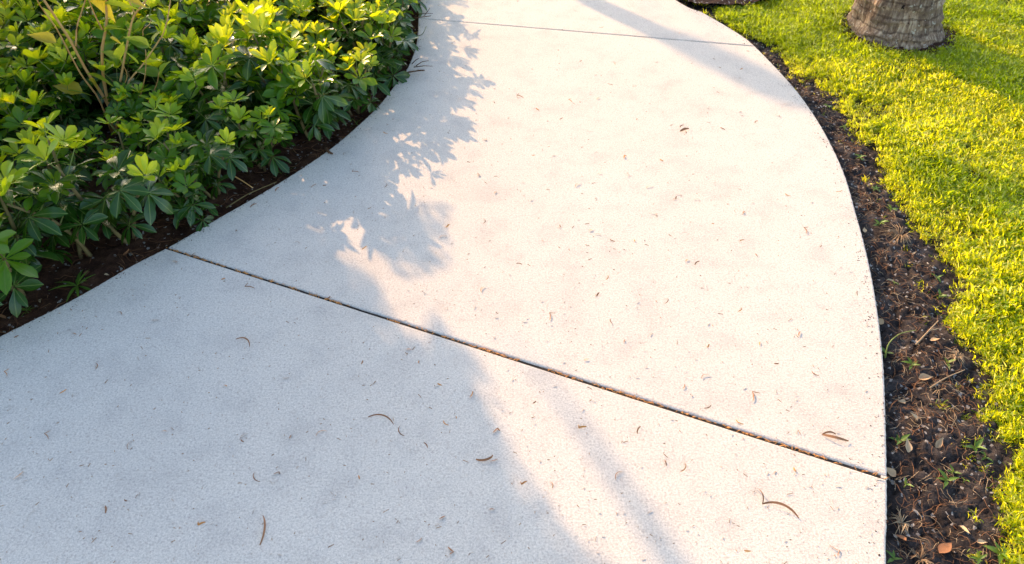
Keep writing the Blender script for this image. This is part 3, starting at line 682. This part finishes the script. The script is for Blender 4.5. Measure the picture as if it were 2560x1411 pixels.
# ------------------------------------------------------------------ trees outside the frame that shade the scene
def lift(p, h): return Vector((p[0], p[1], 0)) + SUN * (h / SUN.z)
def sample_poly(poly, n):
    xs = [p[0] for p in poly]; ys = [p[1] for p in poly]; out = []
    while len(out) < n:
        x = rng.uniform(min(xs), max(xs), n * 2); y = rng.uniform(min(ys), max(ys), n * 2); k = inside(poly, x, y)
        out += list(zip(x[k], y[k]))
    return out[:n]
def shade_tree(name, label, polys, hmin, hmax, trunk_at, group, leafL=.13, dens=700, limbs=True, limb_r=.035, shift=0.0, flecks=False, soft=.2):
    root = empty(name, (trunk_at[0], trunk_at[1], -.03)); tag(root, label, 'tree', group); off = Vector(root.location)
    QV = []; QF = []; cs = []
    for poly in polys:
        poly = [(p[0] - SUN.x * shift / SUN.z, p[1] - SUN.y * shift / SUN.z) for p in poly]
        A = abs(sum(poly[i][0] * poly[i - 1][1] - poly[i - 1][0] * poly[i][1] for i in range(len(poly)))) / 2
        P2 = np.array(sample_poly(poly, max(8, int(A * dens)))); x, y = P2[:, 0], P2[:, 1]
        dd = dist_line(poly + poly[:1], x, y)
        if flecks: k = ~((x < -.5) & ~inside(PATH, x, y) & (vnoise(x * 5.5, y * 5.5, 91) > .22)); x, y, dd = x[k], y[k], dd[k]
        m_ = len(x); h = rng.uniform(hmin, hmax, m_); L = leafL * rng.uniform(.7, 1.2, m_) * np.clip(dd / soft, .38, 1)
        C = np.stack([x + SUN.x * h / SUN.z, y + SUN.y * h / SUN.z, h], 1) - np.array(off)
        d1 = rng.normal(size=(m_, 3)); d1 /= np.linalg.norm(d1, axis=1)[:, None]; d2 = np.cross(d1, rng.normal(size=(m_, 3))); d2 /= np.linalg.norm(d2, axis=1)[:, None]
        d3 = np.cross(d1, d2); L = L[:, None]
        Q = np.stack([C - d1 * L / 2, C - d2 * L * .24 + d3 * L * .07, C + d1 * L / 2, C + d2 * L * .24 + d3 * L * .07], 1).reshape(-1, 3)
        base_i = sum(len(q) for q in QV); QV.append(Q); QF.append(np.arange(m_ * 4).reshape(-1, 4) + base_i)
        cs += [Vector(C[i]) for i in range(0, m_, 250)]
    link('crown', mesh('crown', np.concatenate(QV), np.concatenate(QF), M['canopy'], False, np.tile([[.5, 0], [0, .5], [.5, 1], [1, .5]], (sum(len(q) for q in QF), 1))), root)
    tk = MB(); top = Vector((0, 0, hmin * .8)); tk.tube(smooth_path([(0, 0, 0), (.05, .03, hmin * .4), top], 8), [limb_r * (2.0 - .1 * i) for i in range(8)], 9)
    if limbs:
        for c in cs[:26]: tk.tube(smooth_path([top, top.lerp(c, .5) + Vector((0, 0, .15)), c], 6), [limb_r * .8, limb_r * .6, limb_r * .45, limb_r * .3, limb_r * .2, .004], 5)
    tk.build('trunk', M['stem'], root)
    return root
g2 = lambda *pp: [tuple(G(*p)[:2]) for p in pp]
HH = lambda u, v: tuple((G(u, v, .22) - SUN * (.22 / SUN.z))[:2])
big = [HH(500, -80), HH(520, 40), HH(580, 170), HH(690, 290)] + [tuple(p) for p in g2((780, 520), (850, 610), (915, 690), (965, 730), (985, 790), (1035, 855), (1072, 850), (1066, 800), (1092, 783), (1130, 845), (1195, 885), (1238, 975), (1262, 1090), (1330, 1200), (1440, 1360), (1540, 1420), (1620, 1620))] + [(0.48, 0.15), (.1, -.5), (-1.6, -.4), (-2.6, .5), (-3.1, 1.6), (-3.3, 3.0), (-2.5, 4.3)]
lobes = [g2((905, 560), (960, 520), (1060, 500), (1145, 520), (1110, 560), (1135, 610), (1120, 660), (1075, 695), (1000, 690), (950, 640))]
shade_tree('shade_tree', 'dense leafy tree beyond the frame that shades the near path', [big], 1.1, 2.1, (-4.6, 6.0), 'trees outside the frame', .11, 3200, flecks=True, soft=.11)
shade_tree('shade_tree', 'low leafy spray beyond the frame shading the path beside the shrubs', lobes, .9, 1.3, (-3.4, 5.4), 'trees outside the frame', .075, 3600, limb_r=.008, soft=.12)
corner = g2((1480, -140), (1620, -40), (1690, 2), (1760, 38), (1840, 68), (1950, 84), (2050, 92), (2115, 94), (2160, 70), (2230, 20), (2330, 0), (2600, 45), (2800, 40), (2700, -160), (2100, -260))
strips = [g2((2300, 12), (2640, 62), (2640, 92), (2300, 38)), g2((2300, 55), (2640, 112), (2640, 150), (2300, 88))]
shade_tree('shade_tree', 'leafy tree beyond the frame that shades the far lawn', [corner] + strips, 2.6, 3.6, (-1.2, 13.0), 'trees outside the frame', 0.12, 2200, shift=.13, soft=.07)
patch = [g2((2170, 335), (2290, 365), (2420, 405), (2560, 440), (2660, 520), (2640, 560), (2500, 525), (2330, 475), (2210, 425)), g2((2080, 235), (2130, 270), (2200, 330), (2150, 320)), g2((1560, 40), (1700, 70), (1880, 150), (1990, 225), (1990, 250), (1850, 210), (1680, 125))]
shade_tree('shade_tree', 'thin leafy tree beyond the frame that dapples the lawn', patch, 3.2, 4.2, (-3.4, 12.0), 'trees outside the frame', .10, 3200, shift=.05, soft=.03)
# a slim trunk casting the band across the far path, and a limb casting the faint streak
a, b = G(1470, 0), G(1980, 235); t0 = lift(G(1476, 2), .9); slim = empty('slim_tree', (0, 0, -.03))
base = G(1476, 2) + Vector((SUN.x, SUN.y, 0)).normalized() * 2.6
slim.location = base; tag(slim, 'slim bare tree trunk beyond the far end of the path', 'tree', 'trees outside the frame')
mb = MB(); pts = []
for i in range(10):
    tt = i / 9; g_ = (base.lerp(Vector((a.x, a.y, 0)), tt * 1.9)) if tt < .52 else Vector((a.x, a.y, 0)).lerp(Vector((b.x, b.y, 0)), (tt - .52) / .48)
    h = 0.0 + 2.9 * tt; pts.append(lift(g_, h) - Vector(base))
mb.tube(pts, [.045 + .03 * i / 9 for i in range(10)], 9); mb.build('trunk', M['stem'], slim)
mb = MB(); s_pts = [(1290, 870), (1350, 935), (1440, 1050), (1540, 1190), (1620, 1310), (1700, 1430), (1800, 1600)]
P = [lift(G(*p), 3.9 - .2 * i) for i, p in enumerate(s_pts)]
br = empty('leaning_branch', (P[-1].x, P[-1].y, 0)); tag(br, 'long drooping bare limb beyond the frame', 'branch', 'trees outside the frame')
mb.tube([p - Vector(br.location) for p in smooth_path(P, 16)], [.004 + .027 * (i / 15) ** .7 for i in range(16)], 7)
Q = [P[-1]] + [lift(G(*p), h) for p, h in (((1560, 1720), 2.6), ((800, 1620), 2.3), ((200, 1200), 1.9))] + [Vector((-4.6, 6.0, .95)), Vector((-4.75, 6.2, 0))]
mb.tube([p - Vector(br.location) for p in smooth_path(Q, 22)], [.030 + .0015 * i for i in range(22)], 7); mb.build('limb', M['stem'], br)

# ------------------------------------------------------------------ litter on the path
def curl_mesh(L, W, bend, lift_, k=8, fork=False):
    mb = MB(); V = []; UV = []
    def strip(L, W, bend, a0):
        V = []
        x = y = 0.0; a = a0
        for i in range(k + 1):
            t = i / k; wv = W / 2 * (math.sin(math.pi * min(1, t * .9 + .08)) ** .6)
            nrm = Vector((-math.sin(a), math.cos(a), 0)); p = Vector((x, y, .0015 + lift_ * math.sin(math.pi * t)))
            V += [p - nrm * wv, p + nrm * wv + Vector((0, 0, W * .45))]
            x += L / k * math.cos(a); y += L / k * math.sin(a); a += bend / k
        mb.add(V, [(2 * i, 2 * i + 2, 2 * i + 3, 2 * i + 1) for i in range(k)])
    strip(L, W, bend, 0)
    if fork: strip(L * .55, W * .7, -bend, .9)
    return mb
CURL = []
for L, W, b_, l_, fk in ((.024, .0042, .9, .004, 0), (.030, .0045, -1.2, .005, 0), (.018, .005, .5, .003, 0), (.034, .004, 1.9, .006, 0), (.022, .006, -.5, .004, 1), (.040, .0035, -.8, .004, 1), (.015, .0045, 1.4, .003, 0), (.045, .0032, 2.4, .006, 0)):
    for m_ in ('curl', 'rust', 'rust' if L < .02 else 'curl'):
        mm = curl_mesh(L * .9, W * .72, b_ * random.uniform(.8, 1.2), l_ * .3, fork=fk); CURL.append(mesh('dry_curl', mm.v, mm.f, M[m_]))
C_px = [(610,718),(335,1102),(190,838),(240,925),(150,985),(305,788),(750,610),(625,520),(805,465),(870,382),(820,748),(725,945),(570,968),(905,912),(1048,902),(1095,960),(1030,875),(1140,1048),(1110,1052),(1000,1065),(622,1085),(602,1100),(730,1088),(820,1080),(1058,1108),(1245,1072),(1243,1148),(1305,1213),(1235,1275),(1115,1292),(1135,1382),(1055,1345),(495,1315),(265,1285),(350,1235),(310,1250),(1380,1222),(1665,1167),(1595,1087),(1445,1072),(1372,783),(1215,718),(1490,742),(1530,812),(1115,570),(1120,592),(1400,570),(1360,605),(1480,575),(1505,590),(1515,700),(1737,665),(1720,650),(1890,635),(1850,605),(1770,870),(1900,855),(1845,780),(2000,830),(2145,742),(2030,930),(1775,942),(1710,962),(1935,910),(1560,850),(1760,1022),(1840,1050),(1985,1170),(1860,1378),(2100,1378),(2010,570),(1962,485),(1857,530),(1750,505),(1705,487),(1640,545),(1635,468),(1575,440),(1505,435),(1450,460),(1525,600),(1715,335),(1700,320),(1400,300),(1420,250),(1475,330),(1340,272),(1290,240),(1560,390),(1650,400),(1800,320),(1885,310),(1600,190),(1450,155),(1395,128),(1540,165),(1700,85),(1850,175),(1950,290),(1975,262),(1500,70),(1240,480),(1330,500),(1200,440),(1215,350),(1235,260),(1330,390),(1585,600),(400,800),(60,1180),(35,845),(12,930),(480,640),(445,655),(590,575),(555,700),(690,480),(880,430),(960,470),(1000,300),(1080,470),(905,625),(960,330),(780,470),(1210,560),(1290,660),(1590,300),(1500,245),(1690,500),(1780,560),(2090,480),(2050,620),(1660,760),(1470,900),(1880,980),(1700,1180),(1560,1180),(1330,1010),(1180,980),(700,1180),(420,1080),(900,1200),(640,1180),(110,1085)]
def where_on_path(u, v):
    yj = 622 + (u - 425) * 0.3197; far = 46 + (u - 1046) * .083
    sl = 'near slab' if v > yj else ('middle slab' if v > far else 'far slab')
    shade = inside(big, [G(u, v).x], [G(u, v).y])[0]
    third = 'left part' if u < 850 else ('centre' if u < 1500 else 'right part')
    band = 'far' if v < 350 else ('mid' if v < 800 else 'near')
    return f"{'shaded' if shade else 'sunlit'} {third} of the {sl}, {band} in view"
for k, (u, v) in enumerate(C_px):
    p = G(u + random.uniform(-2, 2), v, .0005)
    o = link('dry_leaf_curl', CURL[random.randrange(len(CURL))], loc=p, rot=(0, 0, random.uniform(0, 6.28)), scale=random.uniform(.65, 1.0))
    tag(o, 'brown curled leaf scrap, ' + where_on_path(u, v), 'dry leaf', 'dry leaf scraps scattered on the path')
for (u, v, L, W, be, rz, lab) in [(590, 850, .065, .0035, -2.0, 15, 'long hooked brown leaf stalk on the shaded near slab'), (920, 1045, .075, .0035, -1.5, 20, 'long thin angled leaf stalk in the middle of the shaded near slab'),
        (1190, 1150, .05, .005, 2.2, -40, 'curved crescent leaf scrap near the shadow edge of the near slab'), (650, 1365, .075, .004, .9, 75, 'long wavy brown leaf stalk at the bottom of the near slab'),
        (2055, 1088, .06, .006, .6, -35, 'rust coloured seed stalk by the joint end near the soil verge'), (1905, 1262, .085, .005, -1.4, 10, 'large arched tan leaf stalk on the sunlit near slab'), (1700, 330, .04, .009, .6, 10, 'reddish brown crumpled leaf on the far sunlit middle slab')]:
    mm = curl_mesh(L, W, be, .006, 12, fork=u in (2055, 1905)); o = link('leaf_stalk', mesh('leaf_stalk', mm.v, mm.f, M['curl']), loc=G(u, v, .0005), rot=(0, 0, R(rz)))
    tag(o, lab, 'leaf stalk')
# fine specks
mb = MB()
for _ in range(2000):
    u, v = random.uniform(0, 2250), random.uniform(0, 1411); p = G(u, v)
    if not inside(PATH, [p.x], [p.y])[0]: continue
    a = random.uniform(0, 6.28); L = random.uniform(.002, .007) if random.random() < .85 else random.uniform(.007, .016); W = random.uniform(.0008, .0016); d = Vector((math.cos(a), math.sin(a), 0)); s = Vector((-d.y, d.x, 0))
    mb.add([p - d * L / 2 - s * W / 2 + Vector((0, 0, .0006)), p + d * L / 2 - s * W / 3 + Vector((0, 0, .0012)), p + d * L * .4 + s * W / 2 + Vector((0, 0, .0022)), p - d * L * .4 + s * W / 2 + Vector((0, 0, .0022))], [(0, 1, 2, 3)])
tag(mb.build('path_specks', M['speck'], smooth=False), 'tiny dark plant specks sprinkled over the path', 'litter', kind='stuff')
# rusty crumbs lying in the joint
mb = MB(); a1, b1 = J1[0][0][1], J1[0][1][1]; a2, b2 = J1[1][0][1], J1[1][1][1]
for _ in range(620):
    t = random.random(); 
    if vnoise(np.array([t * 26]), np.array([.5]), 3)[0] < random.uniform(-.35, .35): continue
    p = a1.lerp(b1, t).lerp(a2.lerp(b2, t), random.uniform(.0, .75)); z = random.uniform(-.004, .001); dj = (b1 - a1).normalized(); a = random.gauss(0, .6) + math.atan2(dj.y, dj.x)
    L = random.uniform(.005, .015); d = Vector((math.cos(a), math.sin(a), random.gauss(0, .2))); q = Vector((p.x, p.y, z))
    mb.tube([q - d * L / 2, q + Vector((0, 0, .001)), q + d * L / 2], [.0006, .0013, .0005], 3, 0, False)
tag(mb.build('joint_litter', M['rust']), 'rusty needle crumbs lodged in the path joint', 'litter', kind='stuff')

# ------------------------------------------------------------------ soil strip: fibres, crumbs, dry leaves, weeds
VERGE = [(p.x, p.y) for p in Rc[20:300]] + [(p.x, p.y) for p in Ec[::-1]]
def sh(p): return float(soil_h(np.array([p[0]]), np.array([p[1]]))[0])
def fibres(name, region, n, mats, label, Lr, r, zf, clump=0.0):
    mb = MB(); P = sample_poly(region, n)
    for i, (x, y) in enumerate(P):
        if clump and vnoise(np.array([x * 9]), np.array([y * 9]), 77)[0] < random.uniform(-.5, .15) * clump: continue
        L = random.uniform(*Lr); a = random.uniform(0, 6.28); z = zf((x, y)); pts = []; px_, py_ = x, y; cur = random.gauss(0, .35)
        for j in range(5):
            pts.append((px_, py_, z + .002 + random.uniform(0, .008) * (1 if 0 < j < 4 else .3))); px_ += L / 4 * math.cos(a); py_ += L / 4 * math.sin(a); a += cur + random.gauss(0, .25)
        mb.tube(pts, [r * .6, r, r, r * .8, r * .4], 3, int(random.random() < .3), False)
    return tag(mb.build(name, mats), label, 'litter', kind='stuff')
vis = [(p.x, p.y) for p in Rc if -.2 < p.y < 4.2]; vis_e = [(p.x, p.y) for p in Ec if -.2 < p.y < 4.2]
VR = vis + vis_e[::-1]
fibres('root_fibres', VR, 3600, [M['fibre'], M['fibre_pale']], 'thin rusty roots and dry grass stalks on the soil verge', (.014, .055), .0005, sh, 1.0)
BED = [(p.x, p.y) for p in Lc if p.x > -3.2 and p.y < 4.3 and p.y > .2]; BED = BED + [(x - .45 * (0.5 if y > 3 else .62), y + .26) for x, y in BED[::-1]]
fibres('mulch_fibres', BED, 1500, [M['mulch'], M['fibre']], 'brown mulch strands on the soil under the shrubs', (.03, .09), .0012, lambda p: sh(p) - .002)
mb = MB()
for (x, y) in sample_poly(VR, 330) + sample_poly(BED, 60):
    r = random.uniform(.0008, .0026); z = sh((x, y)) + r * .5; V = [(x + r * random.uniform(.6, 1.3), y, z), (x - r, y + r * .4, z), (x, y + r, z), (x, y - r * random.uniform(.6, 1.3), z), (x, y, z + r), ]
    mb.add(V, [(0, 2, 4), (2, 1, 4), (1, 3, 4), (3, 0, 4)])
tag(mb.build('pale_grit', M['crumb'], smooth=False), 'tiny pale grit crumbs on the dark soil', 'grit', kind='stuff')
mb = MB()                       # clods
for (x, y) in sample_poly(VR, 700):
    r = random.uniform(.003, .010); z = sh((x, y)); ico = []
    for a in range(6): ico.append((x + r * math.cos(a * 1.047) * random.uniform(.6, 1.2), y + r * math.sin(a * 1.047) * random.uniform(.6, 1.2), z - r * .2))
    for a in range(6): ico.append((x + .6 * r * math.cos(a * 1.047 + .4) * random.uniform(.6, 1.2), y + .6 * r * math.sin(a * 1.047 + .4) * random.uniform(.6, 1.2), z + r * random.uniform(.3, .7)))
    mb.add(ico, [(i, (i + 1) % 6, 6 + (i + 1) % 6, 6 + i) for i in range(6)] + [(6, 7, 8, 9, 10, 11)])
tag(mb.build('soil_clods', M['soil_dark'], smooth=False), 'loose dark soil clods on the verge', 'soil', kind='stuff')

mb = MB()
for _ in range(900):
    c = Lc if random.random() < .55 else Rc; p = c[random.randrange(40, 270)]; q = c[random.randrange(1, 3)]
    off_ = abs(random.gauss(0, .022)); cen = Vector((0.2, 2.2, 0)); d = (cen - p).normalized(); x, y = p.x + d.x * off_ + random.gauss(0, .01), p.y + d.y * off_ + random.gauss(0, .01)
    if not inside(PATH, [x], [y])[0]: continue
    rr = random.uniform(.0007, .0024); z = .0003; V = [(x + rr * random.uniform(.6, 1.3), y, z), (x - rr, y + rr * .4, z), (x, y + rr, z), (x, y - rr * random.uniform(.6, 1.3), z), (x, y, z + rr * .8)]
    mb.add(V, [(0, 2, 4), (2, 1, 4), (1, 3, 4), (3, 0, 4)])
tag(mb.build('edge_crumbs', M['soil_red'], smooth=False), 'soil crumbs spilled on the path edges', 'soil', kind='stuff')
DRY = []
for c in ('beige', 'beige', 'curl', 'red'):
    for k in range(2):
        v, f, uv = leaf_geo(1.0, random.uniform(.45, .65), random.uniform(.15, .45), random.uniform(-.5, .2), random.choice(('lance', 'heart')) , 6)
        DRY.append(mesh('dry_leaf', v, f, M[c], True, uv))
def dry(u, v, L, k, label, right=True, rz=None):
    p = G(u, v, -.02); z = sh(p) + .006
    o = link('dry_leaf', DRY[k], loc=(p.x, p.y, z), rot=(random.gauss(0, .25), random.gauss(-.1, .2), random.uniform(0, 6.28) if rz is None else rz), scale=L); tag(o, label, 'dry leaf', 'dry leaves lying on the soil')
for u, v, L, k, lab in [(2283, 632, .016, 0, 'small square beige leaf chip on the soil below the dry grass tuft'), (2272, 655, .022, 1, 'beige leaf chip on the soil under the dry grass tuft'), (2222, 690, .022, 2, 'pale oval dry leaf near the path edge below the dry tuft'),
        (2208, 768, .024, 6, 'small reddish leaf at the path edge on the soil'), (2212, 803, .026, 3, 'pale torn leaf at the path edge below the reddish leaf'), (2325, 852, .024, 0, 'pale oval leaf below the upright pale stick'), (2388, 812, .026, 4, 'grey brown leaf under the lawn edge'),
        (2290, 1058, .026, 2, 'cream leaf pair on the dark soil, above the big beige leaf'), (2270, 1132, .034, 1, 'big rounded beige leaf next to the green sprout'), (2338, 1122, .032, 0, 'pale curled leaf right of the big beige leaf'), (2240, 1190, .030, 3, 'slim cream leaf beside the joint end'),
        (2268, 998, .020, 2, 'small pale leaf beside the path, above the sprout'), (2400, 1308, .032, 0, 'slender tan leaf low on the soil verge'), (2248, 1328, .032, 5, 'round brown leaf at the path edge near the bottom'), (2310, 1300, .022, 4, 'small orange brown leaf among root fibres'),
        (2300, 940, .034, 2, 'grey pale elongated leaf on the verge left of the pale twig'), (2350, 1380, .04, 5, 'dark brown folded leaf at the bottom of the verge'), (2445, 1350, .02, 1, 'tiny tan leaf by the lawn edge near the bottom'), (2165, 575, .02, 3, 'pinkish dry leaf at the path edge by the green shoots')]:
    dry(u, v, L, k, lab)
for u, v, L, k, lab in [(98, 740, .022, 1, 'tan dry leaf left of the strappy weed on the bed soil'), (215, 668, .03, 5, 'brown dry leaf behind the strappy weed'), (300, 678, .034, 5, 'orange brown dry leaf by the path edge left of the joint'), (262, 690, .016, 1, 'small tan chip on the bed soil'),
        (350, 585, .018, 0, 'small pale leaf under the shrubs by the joint'), (14, 795, .03, 5, 'rust brown leaf in the near left corner of the bed'), (690, 440, .022, 4, 'brown leaf on the bed soil above the path bend'), (310, 640, .04, 4, 'large curled brown leaf under the front shrubs')]:
    dry(u, v, L, k, lab)

def weed(u, v, n, Lr, label, kind='oval', name='weed', mat='weed', wr=.35, cat='weed', up=(.3, 1.1), grp='small weeds on bare soil'):
    p = G(u, v, -.02); r = empty(name, (p.x, p.y, sh(p) - .002), random.uniform(0, 6.28)); tag(r, label, cat, grp)
    H = .012 if kind == 'oval' else .006
    mb = MB(); mb.tube([(0, 0, 0), (.001, 0, H)], [.0016, .0012], 5); mb.build('stem', M['petiole'], r)
    for i in range(n):
        L = random.uniform(*Lr); L *= .8 if kind == 'oval' else 1; q = Quaternion((0, 0, 1), i * 2.4 + random.gauss(0, .2)) @ Quaternion((0, 1, 0), -random.uniform(*up))
        v_, f_, uv_ = leaf_geo(L, L * wr, .2, random.uniform(.2, .6), 'lance', 5); link('leaf', mesh('leaf', v_, f_, M[mat], True, uv_), r, loc=(0, 0, H * random.uniform(.4, 1)), rot=q)
    return r
weed(192, 712, 11, (.05, .085), 'strappy pointed green weed at the path edge in the near left bed', 'strap', wr=.13, up=(.0, .9))
weed(65, 772, 9, (.02, .035), 'tiny pale sprout in the near left corner by the path', wr=.2)
for u, v, n, Lr, lab in [(2252, 1100, 5, (.025, .04), 'green sprout beside the big beige dry leaf'), (2440, 1118, 5, (.025, .04), 'green sprout close to the lawn edge on the lower verge'), (2368, 1203, 4, (.028, .04), 'broad bladed sprout in the middle of the lower verge'),
        (2412, 1202, 2, (.015, .022), 'tiny two leaved sprout right of the broad sprout'), (2385, 1178, 3, (.022, .03), 'short green sprout above the broad sprout'), (2450, 1398, 4, (.02, .028), 'round leaved sprout at the bottom of the verge'), (2500, 1385, 8, (.03, .045), 'bushy green weed at the bottom beside the lawn'),
        (2470, 1135, 4, (.02, .03), 'small green weed touching the lower lawn edge'), (2352, 735, 4, (.022, .03), 'two green leaves creeping out of the lawn onto the soil'), (2345, 690, 4, (.02, .028), 'small shoot at the lawn edge above the creeping leaves'), (2200, 560, 7, (.02, .034), 'green shoots by the path edge left of the dry tuft'),
        (2228, 525, 6, (.02, .036), 'small green shoots where the verge narrows'), (2150, 395, 7, (.02, .03), 'thin yellow green weeds on the narrow verge'), (2188, 470, 6, (.02, .03), 'green weeds on the verge beside the lawn bay'), (2280, 910, 5, (.02, .035), 'low green blades left of the round dry tuft'),
        (2370, 905, 3, (.02, .03), 'single green blade under the round dry tuft'), (2170, 1395, 4, (.02, .03), 'small green blade at the path edge at the bottom'), (2262, 1215, 2, (.02, .026), 'thin green blade beside the slim cream leaf'), (2110, 318, 6, (.015, .028), 'yellowish weeds at the upper verge'), (2240, 700, 2, (.015, .022), 'pale green seedling beside the oval dry leaf'),
        (2070, 265, 6, (.015, .03), 'thin weeds at the top of the verge'), (2215, 880, 3, (.02, .03), 'yellow green blade rooted at the path edge')]:
    if u == 2170: u = 2235
    weed(u, v, n, Lr, lab)
weed(705, 425, 7, (.03, .06), 'thin grassy weed on the bed soil near the path bend', 'strap', wr=.08, up=(.3, 1.2)); weed(1030, 88, 5, (.03, .05), 'yellow sprig leaning over the far left path edge', mat='sap_yellow', up=(.5, 1.2))
weed(890, 300, 5, (.02, .04), 'short green weed on the path edge below the sunny shrubs', 'strap', wr=.12)
def dry_tuft(u, v, n, L, label):
    p = G(u, v, -.02); r = empty('dry_grass_tuft', (p.x, p.y, sh(p) - .002)); tag(r, label, 'dry grass', 'dry grass tufts on the soil'); mb = MB()
    for i in range(n):
        az = random.uniform(0, 6.28); l = L * random.uniform(.5, 1.1); e = random.uniform(.0, .8); d = Vector((math.cos(az) * math.cos(e), math.sin(az) * math.cos(e), math.sin(e)))
        mb.tube([(0, 0, 0), d * l * .5 + Vector((0, 0, .006)), d * l + Vector((random.gauss(0, .006), random.gauss(0, .006), -.35 * l * math.cos(e)))], [.0011, .0009, .0004], 3, 0, False)
    mb.build('blades', M['fibre_pale'], r); bpy.data.objects[-1] if False else None
    return r
dry_tuft(2248, 592, 75, .06, 'spiky straw coloured grass tuft on the upper verge'); dry_tuft(2392, 893, 60, .030, 'round sunlit dry root clump near the lawn edge')
dry_tuft(2310, 1385, 34, .045, 'matted pale dry roots at the bottom of the verge'); dry_tuft(2258, 1300, 30, .042, 'matted rusty roots against the path edge'); dry_tuft(2350, 965, 18, .04, 'thin dry stalks on the verge below the root clump')
def stick(pts, r, label, mat='fibre_pale', name='twig', parent=None, z=None, forks=()):
    P = [G(u, v, zz) for (u, v, zz) in pts]; o0 = P[0].copy(); e = empty(name, o0); tag(e, label, 'twig')
    mb = MB(); sp = smooth_path([p - o0 for p in P], max(6, 3 * len(P))); k = len(sp); mb.tube(sp, [r * (1 - .5 * i / k) for i in range(k)], 6); mb.build('stalk', M[mat], e)
    for fk in forks:
        mb = MB(); mb.tube([G(*q) - o0 for q in fk], [r * .6, r * .5, r * .3][:len(fk)], 5); mb.build('side_twig', M[mat], e)
    return e
stick([(2290, 862, -.01), (2318, 832, .005), (2346, 802, .03)], .0026, 'pale upright stick leaning over the soil verge', forks=[[(2325, 825, .01), (2338, 824, .012), (2346, 822, .01)]])
stick([(2213, 895, -.02), (2222, 860, .02), (2250, 835, .03), (2290, 826, .02)], .0018, 'arching yellow green stem at the path edge', 'petiole')
stick([(2325, 970, -.01), (2365, 945, -.005), (2412, 925, -.01)], .0022, 'pale bent twig on the dark soil verge', forks=[[(2350, 955, -.01), (2372, 962, -.01), (2400, 985, -.01)]])
stick([(2222, 1030, -.015), (2232, 1010, -.01), (2245, 1000, -.01)], .0014, 'short rusty stalk by the path edge', 'fibre')
stick([(565, 520, -.01), (620, 486, .005), (692, 455, .01)], .0020, 'thin bare grey stick on the bed soil beside the path', 'stem'); stick([(580, 438, .02), (605, 452, .015), (632, 470, .01)], .0024, 'short orange stalk over the bed soil', 'tan_stem')
stick([(815, 372, .0), (822, 380, .010), (832, 385, .006)], .006, 'short dark stub lying on the path edge', 'twig')
stick([(1015, 182, .01), (1040, 178, .015), (1062, 176, .02), (1044, 176, .02)], .0035, 'dark dead twig cluster over the path at the bend', 'twig', forks=[[(1035, 168, .02), (1060, 165, .03), (1082, 166, .03)], [(1040, 165, .02), (1055, 155, .04), (1072, 152, .05)], [(1030, 160, .03), (1040, 150, .06), (1048, 146, .07)]])
stick([(1035, 46, .02), (1055, 43, .03), (1078, 40, .04)], .003, 'bare dead twig reaching over the far left path edge', 'twig', forks=[[(1045, 36, .03), (1062, 34, .04), (1082, 34, .05)], [(1060, 40, .03), (1070, 28, .06), (1075, 20, .07)]])
stick([(1042, 90, .0), (1056, 86, .04), (1066, 66, .10)], .0018, 'thin yellow green shoot over the far path edge', 'petiole')
stick([(790, 30, .05), (815, 8, .10), (850, -10, .16)], .012, 'pale sunlit branch lying across the shrubs at the back', 'stem'); stick([(690, 25, .02), (684, 5, .08), (672, -15, .14)], .010, 'short brown stump stem at the back of the bed', 'tan_stem')
